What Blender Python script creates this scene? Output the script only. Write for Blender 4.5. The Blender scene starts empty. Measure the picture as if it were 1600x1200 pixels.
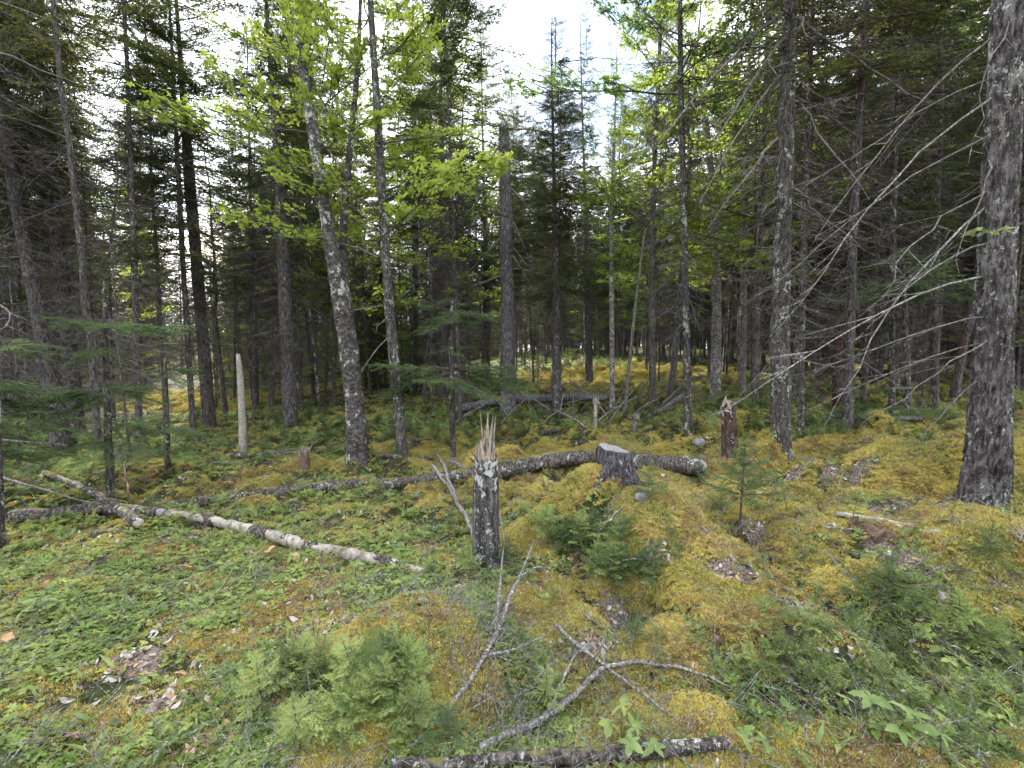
import bpy, math, random
import numpy as np
from mathutils import Vector, Matrix, Euler

SC = bpy.context.scene
COL = SC.collection
rng = np.random.default_rng(7)
random.seed(7)
R_ = math.radians

# ------------------------------------------------------------------ camera
FPX = 720.0                      # focal length for a 1600 px wide frame
PITCH = R_(4.4)
CAM_H = 1.6
cam_d = bpy.data.cameras.new('camera')
cam_d.sensor_width = 36.0
cam_d.lens = 36.0 * FPX / 1600.0
cam_d.clip_start = 0.05
cam_d.clip_end = 2000
cam = bpy.data.objects.new('camera', cam_d)
COL.objects.link(cam)
cam.location = (0, 0, CAM_H)
cam.rotation_euler = (R_(90) - PITCH, 0, 0)
SC.camera = cam

# ------------------------------------------------------------------ sky and sun
SUN_EL, SUN_AZ = R_(24), R_(-31)
W = bpy.data.worlds.new('World'); SC.world = W; W.use_nodes = True
nt = W.node_tree; nt.nodes.clear()
def wn(t, **k):
    n = nt.nodes.new(t)
    for a, b in k.items(): setattr(n, a, b)
    return n
sky = wn('ShaderNodeTexSky', sky_type='NISHITA', sun_disc=False)
sky.sun_elevation = SUN_EL; sky.sun_rotation = SUN_AZ; sky.air_density = 1.0; sky.dust_density = 1.5
tc = wn('ShaderNodeTexCoord')
nz = wn('ShaderNodeTexNoise'); nz.inputs['Scale'].default_value = 2.2; nz.inputs['Detail'].default_value = 7; nz.inputs['Roughness'].default_value = .55
mp = wn('ShaderNodeMapping'); mp.inputs['Scale'].default_value = (1, 1, 2.2); mp.inputs['Location'].default_value = (3.1, .4, 0.2)
rp = wn('ShaderNodeValToRGB'); rp.color_ramp.elements[0].position = .30; rp.color_ramp.elements[1].position = .46
dt = wn('ShaderNodeVectorMath', operation='DOT_PRODUCT')
gapdir = Vector((0.16, 1.06, .76)).normalized(); dt.inputs[1].default_value = gapdir
gp = wn('ShaderNodeMapRange'); gp.inputs['From Min'].default_value = .955; gp.inputs['From Max'].default_value = .998
gp.inputs['To Min'].default_value = 0; gp.inputs['To Max'].default_value = 0.27
sb = wn('ShaderNodeMath', operation='SUBTRACT')
mx = wn('ShaderNodeMix', data_type='RGBA')
mx.inputs['B'].default_value = (11.5, 11.9, 12.6, 1)
bg = wn('ShaderNodeBackground'); bg.inputs['Strength'].default_value = 0.082
ow = wn('ShaderNodeOutputWorld')
L = nt.links.new
L(tc.outputs['Generated'], mp.inputs[0]); L(mp.outputs[0], nz.inputs[0])
L(tc.outputs['Generated'], dt.inputs[0]); L(dt.outputs['Value'], gp.inputs['Value'])
L(nz.outputs[0], sb.inputs[0]); L(gp.outputs[0], sb.inputs[1]); L(sb.outputs[0], rp.inputs[0])
L(rp.outputs[0], mx.inputs['Factor']); L(sky.outputs[0], mx.inputs['A']); L(mx.outputs['Result'], bg.inputs[0]); L(bg.outputs[0], ow.inputs[0])

sd = bpy.data.lights.new('sun', 'SUN'); sd.energy = 5.0; sd.angle = R_(0.6); sd.color = (1.0, .93, .80)
so = bpy.data.objects.new('sun', sd); COL.objects.link(so)
S = Vector((math.sin(SUN_AZ)*math.cos(SUN_EL), math.cos(SUN_AZ)*math.cos(SUN_EL), math.sin(SUN_EL)))
so.rotation_euler = S.to_track_quat('Z', 'Y').to_euler(); so.location = S*60

SC.view_settings.view_transform = 'Standard'; SC.view_settings.look = 'None'
SC.view_settings.gamma = 1; SC.view_settings.use_curve_mapping = False
SC.view_settings.exposure = 2.5
SC.render.engine = 'CYCLES'
cy = SC.cycles
cy.max_bounces = 6; cy.diffuse_bounces = 4; cy.glossy_bounces = 1; cy.transmission_bounces = 3; cy.transparent_max_bounces = 2
cy.use_adaptive_sampling = True; cy.adaptive_threshold = 0.02
cy.use_denoising = True
cy.caustics_reflective = False; cy.caustics_refractive = False
cy.sample_clamp_indirect = 6
SC.render.use_persistent_data = False

# ------------------------------------------------------------------ noise
def _hash(ix, iy, iz, s):
    h = (ix.astype(np.int64)*374761393 + iy.astype(np.int64)*668265263 + iz.astype(np.int64)*2147483647 + s*1274126177) & 0xffffffff
    h = ((h ^ (h >> 13)) * 1274126177) & 0xffffffff
    h = ((h ^ (h >> 16)) * 2246822519) & 0xffffffff
    return ((h ^ (h >> 15)) & 0xffffff) / float(0xffffff)
def vnoise(x, y, z=None, s=0):
    x = np.asarray(x, float); y = np.asarray(y, float)
    z = np.zeros_like(x) if z is None else np.asarray(z, float)
    ix, iy, iz = np.floor(x), np.floor(y), np.floor(z)
    fx, fy, fz = x-ix, y-iy, z-iz
    u, v, w = [f*f*f*(f*(f*6-15)+10) for f in (fx, fy, fz)]
    def g(a, b, c): return _hash(ix+a, iy+b, iz+c, s)
    def lp(a, b, t): return a+(b-a)*t
    if not np.any(z):
        return lp(lp(g(0,0,0), g(1,0,0), u), lp(g(0,1,0), g(1,1,0), u), v)*2-1
    return lp(lp(lp(g(0,0,0), g(1,0,0), u), lp(g(0,1,0), g(1,1,0), u), v),
              lp(lp(g(0,0,1), g(1,0,1), u), lp(g(0,1,1), g(1,1,1), u), v), w)*2-1
def fbm(x, y, z=None, o=4, s=0, gain=.5):
    t = 0; a = 1; n = 0
    for i in range(o):
        f = 2.03**i
        t = t + a*vnoise(np.asarray(x)*f+i*17.3, np.asarray(y)*f-i*9.1, None if z is None else np.asarray(z)*f, s+i)
        n += a; a *= gain
    return t/n
def worley(x, y, s=0):
    x = np.asarray(x, float); y = np.asarray(y, float); ix, iy = np.floor(x), np.floor(y); f1 = np.full(x.shape, 9.); f2 = np.full(x.shape, 9.)
    for a in (-1, 0, 1):
        for b in (-1, 0, 1):
            cx, cy_ = ix+a, iy+b; z0 = np.zeros_like(ix); px = cx+_hash(cx, cy_, z0, s); py = cy_+_hash(cx, cy_, z0+1, s); d = np.hypot(x-px, y-py)
            f2 = np.minimum(f2, np.maximum(f1, d)); f1 = np.minimum(f1, d)
    return f1, f2
def cushion(x, y):
    wx = x+.22*fbm(x*1.4, y*1.4, o=2, s=41); wy = y+.22*fbm(x*1.4+9, y*1.4, o=2, s=42)
    a, b = worley(wx*1.15+3, wy*1.45, 5); c, d = worley(wx*2.7, wy*3.1+4, 8)
    return np.clip(b-a, 0, 1), np.clip(d-c, 0, 1)
def cushw(x, y):
    return np.maximum(sstep(-.3, 1.0, x), sstep(3.6, 4.8, y))*sstep(1.3, 2.2, y)*(1-.85*sstep(22, 40, y))
def sstep(a, b, x):
    t = np.clip((np.asarray(x, float)-a)/(b-a), 0, 1); return t*t*(3-2*t)

# ------------------------------------------------------------------ view helpers: photograph pixel -> place in the world
F_ = np.array([0, math.cos(PITCH), -math.sin(PITCH)]); U_ = np.array([0, math.sin(PITCH), math.cos(PITCH)])
def ray(px, py):
    return F_ + np.array([1., 0, 0])*(px-800)/FPX + U_*(600-py)/FPX
def at(px, py, Y):
    r = ray(px, py); return np.array([0, 0, CAM_H]) + r*(Y/r[1])
def flat(px, py):
    r = ray(px, py); return (r*(CAM_H/-r[2]))[:2]

# ------------------------------------------------------------------ terrain
MOUNDS = []                       # x, y, height, radius x, radius y
def mound(px, py, h, rx, ry, back=0): p = flat(px, py+back); MOUNDS.append((p[0], p[1], h, rx, ry))
mound(650, 1045, .20, .42, .34)
mound(930, 850, .36, .62, .42)
mound(1040, 900, .18, .40, .45)
mound(1130, 1000, .10, .55, .30)
mound(1250, 860, .10, .50, .25)
mound(1500, 930, .20, .8, .40)
mound(1400, 790, .13, .9, .35)
mound(1200, 760, .16, .5, .30)
mound(800, 735, .20, .6, .35)
mound(600, 715, .10, .6, .30)
mound(1150, 700, .20, .8, .5)
mound(930, 700, .18, .5, .4)
mound(1330, 735, .14, .7, .4)
mound(990, 960, -.20, .20, .25)
mound(1260, 985, -.10, .12, .10)
mound(1100, 940, -.06, .2, .2)
mound(1560, 800, .12, .6, .35)
mound(860, 1000, -.10, .3, .35)
mound(860, 1120, -.08, .35, .25)
MOUNDS = np.array(MOUNDS)
def Hh(x, y):
    x = np.asarray(x, float); y = np.asarray(y, float)
    z = .42*sstep(.8, 5.5, x)*sstep(1.5, 4, y) - .10*sstep(-1, -6, x)
    z = z + .85*sstep(9, 34, y)*sstep(-9, 2, x) + .2*sstep(12, 40, y) - 1.2*sstep(60, 200, y)
    z = z + .10*fbm(x*.5, y*.5, o=2, s=3)*sstep(2, 5, np.hypot(x, y))
    hm = 1-np.abs(fbm(x*1.15+5, y*1.5, o=2, s=11))*2.2
    z = z + .20*np.clip(hm, 0, 1)**1.3*sstep(3.0, 5.5, y)*(1-.75*sstep(.5, -1.5, x)) - .07*sstep(3, 5.5, y)
    c1, c2 = cushion(x, y); cw = cushw(x, y)
    z = z + cw*(.21*np.sqrt(np.clip(c1*1.6, 0, 1))+.05*np.sqrt(np.clip(c2*1.6, 0, 1))-.16)
    z = z + .035*fbm(x*4, y*4, o=3, s=21)
    z = z + .012*fbm(x*17, y*17, o=2, s=31)
    for mx_, my_, h, rx, ry in MOUNDS:
        d = ((x-mx_)/rx)**2 + ((y-my_)/ry)**2
        z = z + 1.6*h*np.exp(-d)
    return z
def gz(x, y): return float(Hh(np.array([x]), np.array([y]))[0])
def gnd(px, py):
    r = ray(px, py); o = np.array([0, 0, CAM_H])
    t = np.linspace(.8, 60, 6000); p = o+np.outer(t, r)
    d = p[:, 2]-Hh(p[:, 0], p[:, 1])
    i = np.argmax(d < 0) if (d < 0).any() else len(t)-1
    q = p[i]; return np.array([q[0], q[1], gz(q[0], q[1])])

OPEN = [tuple(gnd(px, py)[:2])+(hw,) for px, py, hw in ((1050, 575, 2.3), (900, 590, 1.6), (1330, 570, 1.6), (230, 650, .6))]
SD = np.array([math.sin(SUN_AZ), math.cos(SUN_AZ)])
def in_opening(x, y):
    for a, b, hw in OPEN:
        u = (x-a)*SD[0]+(y-b)*SD[1]; v = abs(-(x-a)*SD[1]+(y-b)*SD[0])
        if -1 < u < 36 and v < hw+.7+.02*u: return True
    return False
PATCH = {}
def patch(kind, px, py, rx, ry, w=1.0):
    p = gnd(px, py); PATCH.setdefault(kind, []).append((p[0], p[1], rx, ry, w))
def field(kind, x, y):
    t = np.zeros_like(np.asarray(x, float))
    for a, b, rx, ry, w in PATCH.get(kind, []):
        t = np.maximum(t, w*np.exp(-(((x-a)/rx)**2+((y-b)/ry)**2)**1.5*.7))
    return t
for a in ((650,985,.38,.28),(620,960,.3,.2),(700,1010,.25,.3),(900,760,.6,.35),(1000,850,.4,.35),(1080,930,.5,.35),(1150,1050,.35,.2),(1080,1100,.3,.2),
          (1160,1150,.25,.12),(1500,870,.9,.5),(1250,830,.5,.3),(1560,730,.9,.6),(1150,720,.9,.7),(780,670,1.1,.7),(850,700,1,.5),(950,660,.9,.7),
          (400,680,1.,.4,.8),(700,680,.9,.6),(620,700,.8,.4),(560,650,.8,.5,.7),(1300,740,1.2,.7),(1420,760,1.,.5),(1250,950,.5,.2,.8),(840,950,.4,.3,.9),(920,1000,.3,.2,.7)):
    patch('moss', *a)
for a in ((1050,575,2.2,1.8,1.6),(900,590,1.8,1.6,1.6),(1330,572,2.0,1.5,1.5),(980,585,1.5,2,1.3)):  # gold moss put in so these spots look like brighter, sunlit floor
    patch('moss', *a); patch('sun_glade', *a)
for a in ((250,870,.35,.12,.6),(420,950,.3,.1,.6),(130,910,.3,.1,.6),(340,1010,.2,.1,.5),(430,920,.35,.1,.7)):
    patch('redmoss', *a)
for a in ((1400,990,.6,.28),(1550,1050,.5,.35),(1250,1040,.3,.2),(1450,1100,.5,.2),(1180,1090,.2,.15),(920,830,.2,.2),(1330,1080,.3,.2)):
    patch('firs', *a)
for a in ((1410,865,.10,.32),(1440,895,.08,.2),(1380,790,.3,.08),(1250,730,.4,.12),(1500,790,.4,.1),(1230,955,.12,.06),(930,1010,.16,.12),
          (1140,890,.14,.08),(210,1030,.14,.1),(250,1100,.1,.06),(960,980,.1,.1),(1480,1130,.12,.08),(1180,820,.12,.1),(1020,880,.06,.06),(1330,745,.3,.1)):
    patch('litter', *a)
def crev(x, y):
    c1, c2 = cushion(x, y); return cushw(x, y)*(1-sstep(.02, .12, c1))*sstep(-.25, .2, fbm(x*1.3, y*1.3, o=2, s=99))
def mossf(x, y):
    m = field('moss', x, y)
    right = sstep(-.1, .9, x+.25*fbm(x*1.1, y*1.1, o=2, s=5))*sstep(7.6, 5.8, y+.5*fbm(x, y, o=2, s=6))
    mid = sstep(4.3, 5.2, y)*sstep(8.5, 6.5, y)*.75*sstep(3.2, 1.5, x)*(.45+.55*sstep(-2.2, -.6, x))
    m = np.maximum(m, np.maximum(right*.8, mid))
    far = sstep(9, 12, y)*sstep(-.05, .35, fbm(x*.35+2, y*.35, o=2, s=77))*np.where(x > 5, .25, .7)
    m = np.maximum(m, far)
    m = m - field('firs', x, y)*.7 - field('litter', x, y)
    c1, c2 = cushion(x, y); m = m - cushw(x, y)*(.9*(1-sstep(.03, .13, c1))+.35*(1-sstep(.02, .10, c2)))
    return np.clip(m + .55*fbm(x*1.7, y*1.7, o=3, s=9) - .05, 0, 1)

# ------------------------------------------------------------------ mesh helpers
class Buf:
    def __init__(s): s.v = []; s.t = []; s.m = []; s.n = 0; s.uvt = []
    def add(s, v, t, m=0):
        v = np.asarray(v, float).reshape(-1, 3); t = np.asarray(t, np.int64).reshape(-1, 3)
        s.v.append(v); s.t.append(t+s.n); s.m.append(np.full(len(t), m)); s.n += len(v)
        return s
    def addbuf(s, b, M=None, m=None):
        v, t, mm = b.get()
        if M is not None: v = v@M[:3, :3].T+M[:3, 3]
        s.v.append(v); s.t.append(t+s.n); s.m.append(mm if m is None else np.full(len(t), m)); s.n += len(v)
    def get(s):
        if not s.v: return np.zeros((0, 3)), np.zeros((0, 3), np.int64), np.zeros(0, int)
        return np.concatenate(s.v), np.concatenate(s.t), np.concatenate(s.m)
def mesh_from(name, v, t, mats, mi=None, smooth=True):
    me = bpy.data.meshes.new(name)
    v = np.asarray(v, np.float32); t = np.asarray(t, np.int32)
    me.vertices.add(len(v)); me.vertices.foreach_set('co', v.ravel())
    me.loops.add(len(t)*3); me.loops.foreach_set('vertex_index', t.ravel())
    me.polygons.add(len(t)); me.polygons.foreach_set('loop_start', np.arange(0, len(t)*3, 3, dtype=np.int32))
    if mi is not None: me.polygons.foreach_set('material_index', np.asarray(mi, np.int32))
    me.polygons.foreach_set('use_smooth', np.full(len(t), smooth, dtype=bool))
    for m in (mats if isinstance(mats, (list, tuple)) else [mats]): me.materials.append(m)
    me.update(calc_edges=True)
    return me
def bmesh_of(name, buf, mats, smooth=True):
    v, t, m = buf.get(); return mesh_from(name, v, t, mats, m, smooth)
def obj(name, me, parent=None, loc=None, rot=None, scale=None):
    o = bpy.data.objects.new(name, me); COL.objects.link(o)
    if parent is not None: o.parent = parent
    if loc is not None: o.location = loc
    if rot is not None: o.rotation_euler = rot
    if scale is not None: o.scale = scale if hasattr(scale, '__len__') else (scale,)*3
    return o
def tag(o, label, cat, group=None):
    o['label'] = label; o['category'] = cat
    if group: o['group'] = group
    return o
def thing(name, label, cat, loc=(0, 0, 0), group=None, rz=0):
    o = obj(name, None, loc=loc, rot=(0, 0, rz)); o.empty_display_size = .1
    return tag(o, label, cat, group)

def norm(a): return a/np.maximum(np.linalg.norm(a, axis=-1, keepdims=True), 1e-9)
def segs(P0, P1, r0, r1, k=3):
    """straight tapered prisms, one per segment, all at once"""
    P0 = np.asarray(P0, float).reshape(-1, 3); P1 = np.asarray(P1, float).reshape(-1, 3); n = len(P0)
    r0 = np.broadcast_to(r0, (n,)); r1 = np.broadcast_to(r1, (n,))
    d = norm(P1-P0); h = np.where(np.abs(d[:, 2:3]) < .9, np.array([[0, 0, 1.]]), np.array([[1., 0, 0]]))
    a = norm(np.cross(d, h)); b = np.cross(d, a)
    an = np.arange(k)*2*math.pi/k
    ring = a[:, None]*np.cos(an)[None, :, None]+b[:, None]*np.sin(an)[None, :, None]
    v = np.concatenate([P0[:, None]+ring*r0[:, None, None], P1[:, None]+ring*r1[:, None, None]], 1).reshape(-1, 3)
    i = np.arange(k); j = (i+1) % k
    t = np.concatenate([np.stack([i, j, k+j], 1), np.stack([i, k+j, k+i], 1)])
    t = (t[None]+(np.arange(n)*2*k)[:, None, None]).reshape(-1, 3)
    return v, t
def tube(P, r, k=8, cap=True, disp=None):
    P = np.asarray(P, float); n = len(P); r = np.broadcast_to(r, (n,)).astype(float)
    T = norm(np.gradient(P, axis=0))
    up = np.array([0, 0, 1.]) if abs(T[0, 2]) < .8 else np.array([1., 0, 0])
    A = np.zeros_like(P); a = norm(np.cross(T[0], up)); 
    for i in range(n):
        a = a-T[i]*np.dot(a, T[i]); a = a/np.linalg.norm(a); A[i] = a
    B = np.cross(T, A)
    an = np.arange(k)*2*math.pi/k
    dirs = A[:, None]*np.cos(an)[None, :, None]+B[:, None]*np.sin(an)[None, :, None]
    rr = np.repeat(r[:, None], k, 1)
    if disp is not None:
        pts = P[:, None]+dirs*rr[..., None]; rr = rr+disp(pts, rr, an)
    v = (P[:, None]+dirs*rr[..., None]).reshape(-1, 3)
    i = np.arange(k); j = (i+1) % k
    t = np.concatenate([np.stack([i, j, k+j], 1), np.stack([i, k+j, k+i], 1)])
    t = (t[None]+(np.arange(n-1)*k)[:, None, None]).reshape(-1, 3)
    if cap:
        v = np.concatenate([v, P[:1], P[-1:]]); c0 = n*k
        t = np.concatenate([t, np.stack([j, i, np.full(k, c0)], 1), np.stack([i+(n-1)*k, j+(n-1)*k, np.full(k, c0+1)], 1)])
    return v, t
def smooth_path(pts, n):
    pts = np.asarray(pts, float)
    s = np.concatenate([[0], np.cumsum(np.linalg.norm(np.diff(pts, axis=0), axis=1))]); s /= s[-1]
    u = np.linspace(0, 1, n); q = np.stack([np.interp(u, s, pts[:, i]) for i in range(3)], 1)
    if len(pts) > 2:
        k = max(1, n//(len(pts)*2))
        for _ in range(2):
            pad = np.concatenate([2*q[:1]-q[k:0:-1], q, 2*q[-1:]-q[-2:-k-2:-1]])
            q2 = np.stack([np.convolve(pad[:, i], np.ones(2*k+1)/(2*k+1), 'valid') for i in range(3)], 1)
            q = q2
    return q
def rotz(a):
    c, s = math.cos(a), math.sin(a); return np.array([[c, -s, 0], [s, c, 0], [0, 0, 1.]])
def roty(a):
    c, s = math.cos(a), math.sin(a); return np.array([[c, 0, s], [0, 1, 0], [-s, 0, c]])
def rotx(a):
    c, s = math.cos(a), math.sin(a); return np.array([[1, 0, 0], [0, c, -s], [0, s, c]])
def M4(R, t=(0, 0, 0)):
    M = np.eye(4); M[:3, :3] = R; M[:3, 3] = t; return M

# ------------------------------------------------------------------ materials
def newmat(name):
    m = bpy.data.materials.new(name); m.use_nodes = True; m.node_tree.nodes.clear()
    N = m.node_tree.nodes; Lk = m.node_tree.links.new
    return m, N, Lk
def c4(c): return (c[0], c[1], c[2], 1)
class NB:
    def __init__(s, m): s.N = m.node_tree.nodes; s.L = m.node_tree.links.new
    def pos(s, sc=(1, 1, 1)):
        g = s.N.new('ShaderNodeNewGeometry'); v = s.N.new('ShaderNodeVectorMath'); v.operation = 'MULTIPLY'; v.inputs[1].default_value = sc
        s.L(g.outputs['Position'], v.inputs[0]); return v.outputs[0]
    def noise(s, vec, scale, detail=3, rough=.55):
        n = s.N.new('ShaderNodeTexNoise'); n.inputs['Scale'].default_value = scale; n.inputs['Detail'].default_value = detail; n.inputs['Roughness'].default_value = rough
        s.L(vec, n.inputs['Vector']); return n.outputs['Fac']
    def ramp(s, fac, stops):
        r = s.N.new('ShaderNodeValToRGB'); e = r.color_ramp.elements
        while len(e) < len(stops): e.new(.5)
        for x, (p, c) in zip(e, stops): x.position = p; x.color = c4(c) if hasattr(c, '__len__') else (c, c, c, 1)
        s.L(fac, r.inputs[0]); return r.outputs[0]
    def mix(s, f, a, b, blend='MIX'):
        m = s.N.new('ShaderNodeMix'); m.data_type = 'RGBA'; m.blend_type = blend
        for v, i in ((f, 'Factor'), (a, 'A'), (b, 'B')):
            if isinstance(v, bpy.types.NodeSocket): s.L(v, m.inputs[i])
            elif i == 'Factor': m.inputs[i].default_value = v
            else: m.inputs[i].default_value = c4(v)
        return m.outputs['Result']
    def math(s, op, a, b=0.0, clamp=False):
        m = s.N.new('ShaderNodeMath'); m.operation = op; m.use_clamp = clamp
        for i, v in enumerate((a, b)):
            if isinstance(v, bpy.types.NodeSocket): s.L(v, m.inputs[i])
            else: m.inputs[i].default_value = v
        return m.outputs[0]
    def attr(s, name):
        a = s.N.new('ShaderNodeAttribute'); a.attribute_name = name; return a.outputs['Fac']
    def rnd(s):
        return s.N.new('ShaderNodeObjectInfo').outputs['Random']
    def bump(s, h, strength=.5, dist=.02):
        b = s.N.new('ShaderNodeBump'); b.inputs['Strength'].default_value = strength; b.inputs['Distance'].default_value = dist; s.L(h, b.inputs['Height']); return b.outputs[0]
    def diffuse_out(s, col, normal=None, rough=.9, spec=.2):
        p = s.N.new('ShaderNodeBsdfPrincipled'); p.inputs['Roughness'].default_value = rough; p.inputs['Specular IOR Level'].default_value = spec
        s.L(col, p.inputs['Base Color'])
        if normal is not None: s.L(normal, p.inputs['Normal'])
        o = s.N.new('ShaderNodeOutputMaterial'); s.L(p.outputs[0], o.inputs[0])
    def leaf_out(s, col, trans=.45, tcol=None):
        d = s.N.new('ShaderNodeBsdfDiffuse'); t = s.N.new('ShaderNodeBsdfTranslucent'); m = s.N.new('ShaderNodeMixShader')
        s.L(col, d.inputs[0]); s.L(tcol if tcol is not None else col, t.inputs[0]); m.inputs[0].default_value = trans
        s.L(d.outputs[0], m.inputs[1]); s.L(t.outputs[0], m.inputs[2])
        o = s.N.new('ShaderNodeOutputMaterial'); s.L(m.outputs[0], o.inputs[0])

def bark(name, dark, light, lichen=.5, lcol=(.42, .44, .40), red=0.0, redcol=(.13, .055, .042), stretch=.28, ridge=38, mossy=0.0, bstr=.9, lsc=11):
    m, _, _ = newmat(name); b = NB(m)
    p = b.pos((1, 1, stretch)); q = b.pos()
    r1 = b.noise(p, ridge, 5, .7); big = b.noise(q, 2.1, 3); fn = b.noise(q, 70, 3)
    col = b.ramp(r1, [(.36, [a*.45 for a in dark]), (.47, dark), (.56, [(a+c)/2 for a, c in zip(dark, light)]), (.68, light)])
    col = b.mix(b.ramp(big, [(.35, 0.0), (.7, .5)]), col, [a*.6 for a in dark])
    if red > 0:
        rn = b.math('ADD', b.noise(b.pos((1, 1, .5)), 3.6, 4), b.math('MULTIPLY', b.math('SUBTRACT', r1, .5), .5))
        col = b.mix(b.ramp(rn, [(.74-red*.25, 0.0), (.82-red*.25, .75)]), col, redcol)
    if lichen > 0:
        ln = b.noise(b.pos((1, 1, .8)), lsc*1.7, 5, .7); lb = b.noise(q, 2.3, 2)
        lm = b.math('ADD', b.math('ADD', ln, b.math('MULTIPLY', lb, .4)), b.math('MULTIPLY', b.math('SUBTRACT', fn, .5), .35))
        t = .90-lichen*.13
        col = b.mix(b.ramp(lm, [(t, 0.0), (t+.05, .8)]), col, lcol)
        col = b.mix(b.ramp(fn, [(.60, 0.0), (.68, .5*lichen)]), col, (.30, .32, .29))
    if mossy > 0:
        mn = b.noise(q, 5, 4)
        g = b.N.new('ShaderNodeNewGeometry'); sx = b.N.new('ShaderNodeSeparateXYZ'); b.L(g.outputs['Normal'], sx.inputs[0])
        mm = b.math('ADD', b.math('MULTIPLY', sx.outputs[2], .35), mn)
        col = b.mix(b.ramp(mm, [(1.0-mossy*.4, 0.0), (1.06-mossy*.4, .85)]), col, (.15, .145, .045))
    h = b.math('ADD', r1, b.math('MULTIPLY', fn, .35))
    b.diffuse_out(col, b.bump(h, bstr, .035), .95, .1)
    return m
M_bark_spruce = bark('spruce_bark', (.07, .062, .062), (.22, .205, .21), .42, red=.35, bstr=1)
M_bark_big = bark('old_spruce_bark', (.06, .054, .056), (.27, .255, .265), .75, red=.22, redcol=(.17, .10, .09), ridge=26, bstr=1)
M_bark_lichen = bark('lichen_bark', (.05, .045, .04), (.16, .15, .145), .95, lcol=(.38, .41, .37), red=.25, lsc=8)
M_bark_redstump = bark('reddish_stump_bark', (.05, .035, .032), (.17, .12, .105), 1.0, lcol=(.45, .46, .44), red=.75, lsc=10)
M_bark_birch = bark('grey_birch_bark', (.05, .044, .042), (.16, .147, .138), .95, lcol=(.5, .5, .48), stretch=1.6, ridge=16, lsc=6)
M_bark_bg = bark('distant_bark', (.07, .064, .062), (.23, .215, .21), .5, red=.3)
M_bark_snag = bark('snag_bark', (.10, .092, .10), (.33, .315, .335), .45, red=.12)
M_bark_snag2 = bark('lichened_snag_bark', (.05, .045, .047), (.20, .19, .195), 1.35, lcol=(.50, .52, .50), red=.3, lsc=9)
M_bark_log = bark('log_bark', (.06, .05, .045), (.24, .215, .20), .85, lcol=(.45, .48, .45), red=.4, mossy=.35, lsc=13)
M_bark_pale = bark('pale_birch_bark', (.15, .135, .13), (.40, .385, .37), .9, lcol=(.55, .55, .53), stretch=1.6, ridge=16, lsc=6)
M_baretwig = bark('bare_twig_bark', (.07, .063, .06), (.21, .195, .19), .3, ridge=60, bstr=.2)
M_dead = bark('dead_twig_bark', (.10, .09, .085), (.28, .26, .245), .3, ridge=60, bstr=.3)
M_twig = bark('dark_twig_bark', (.07, .062, .057), (.17, .155, .145), .25, ridge=60, bstr=.2)
M_stick = bark('weathered_stick', (.14, .13, .125), (.46, .44, .43), .55, lcol=(.52, .54, .52), ridge=70, bstr=.4, lsc=20)

def wood(name, dark, light, lich=0.0):
    m, _, _ = newmat(name); b = NB(m)
    p = b.pos(); 
    n = b.noise(b.pos((1, 1, 1)), 30, 5, .7); g = b.noise(p, 5, 3)
    col = b.ramp(n, [(.3, dark), (.7, light)])
    col = b.mix(b.ramp(g, [(.45, 0.0), (.65, .5)]), col, [a*.45 for a in dark])
    if lich: col = b.mix(b.ramp(b.noise(p, 14, 4), [(.60, 0.0), (.64, lich)]), col, (.12, .11, .10))
    b.diffuse_out(col, b.bump(n, .5, .01), .85, .2); return m
M_palewood = wood('bleached_wood', (.17, .145, .12), (.44, .40, .35), .85)
M_freshwood = wood('torn_wood', (.19, .145, .11), (.42, .35, .28), .6)
M_rotwood = wood('rotten_wood', (.065, .043, .034), (.19, .13, .10), .4)
M_greywood = wood('grey_split_wood', (.16, .14, .125), (.42, .385, .35), .5)
M_cutwood = wood('weathered_cut_wood', (.22, .20, .19), (.48, .46, .44))

def needles(name, a, b_, c, trans=.3):
    m, _, _ = newmat(name); b = NB(m)
    n = b.noise(b.pos(), 1.3, 3); f = b.noise(b.pos(), 19, 2)
    col = b.ramp(n, [(.32, a), (.52, b_), (.72, c)])
    col = b.mix(b.ramp(f, [(.3, 0.0), (.75, .7)]), col, c)
    b.leaf_out(col, trans); return m
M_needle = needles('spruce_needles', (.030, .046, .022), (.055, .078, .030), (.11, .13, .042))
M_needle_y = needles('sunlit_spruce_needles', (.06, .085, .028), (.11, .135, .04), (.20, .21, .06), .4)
M_fir = needles('fir_needles', (.05, .10, .045), (.085, .15, .06), (.17, .23, .08), .35)
M_firg = needles('low_fir_needles', (.07, .12, .045), (.12, .18, .06), (.22, .28, .10), .35)
M_seed = needles('seedling_needles', (.13, .20, .065), (.25, .34, .10), (.44, .52, .19), .35)
def leafm(name, a, b_, c, yel=(.45, .40, .05), trans=.5):
    m, _, _ = newmat(name); b = NB(m)
    n = b.noise(b.pos(), 11, 2); g = b.noise(b.pos(), .8, 2); k = b.noise(b.pos(), 47, 1)
    col = b.ramp(n, [(.3, a), (.5, b_), (.7, c)])
    col = b.mix(b.ramp(g, [(.4, 0.0), (.7, .5)]), col, c)
    col = b.mix(b.ramp(k, [(.70, 0.0), (.74, .8)]), col, yel)
    b.leaf_out(col, trans); return m
M_maple = leafm('broadleaf_canopy', (.155, .225, .04), (.25, .33, .055), (.38, .43, .08), (.50, .48, .09), .55)
M_maple2 = leafm('aspen_canopy', (.09, .16, .04), (.15, .24, .055), (.25, .33, .08), (.42, .40, .09), .55)
M_herb = leafm('herb_leaves', (.07, .115, .035), (.145, .21, .06), (.27, .32, .105), (.48, .45, .20), .22)
M_herb2 = leafm('pale_herb_leaves', (.14, .19, .065), (.22, .28, .09), (.33, .37, .13), (.48, .46, .17), .4)
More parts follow.
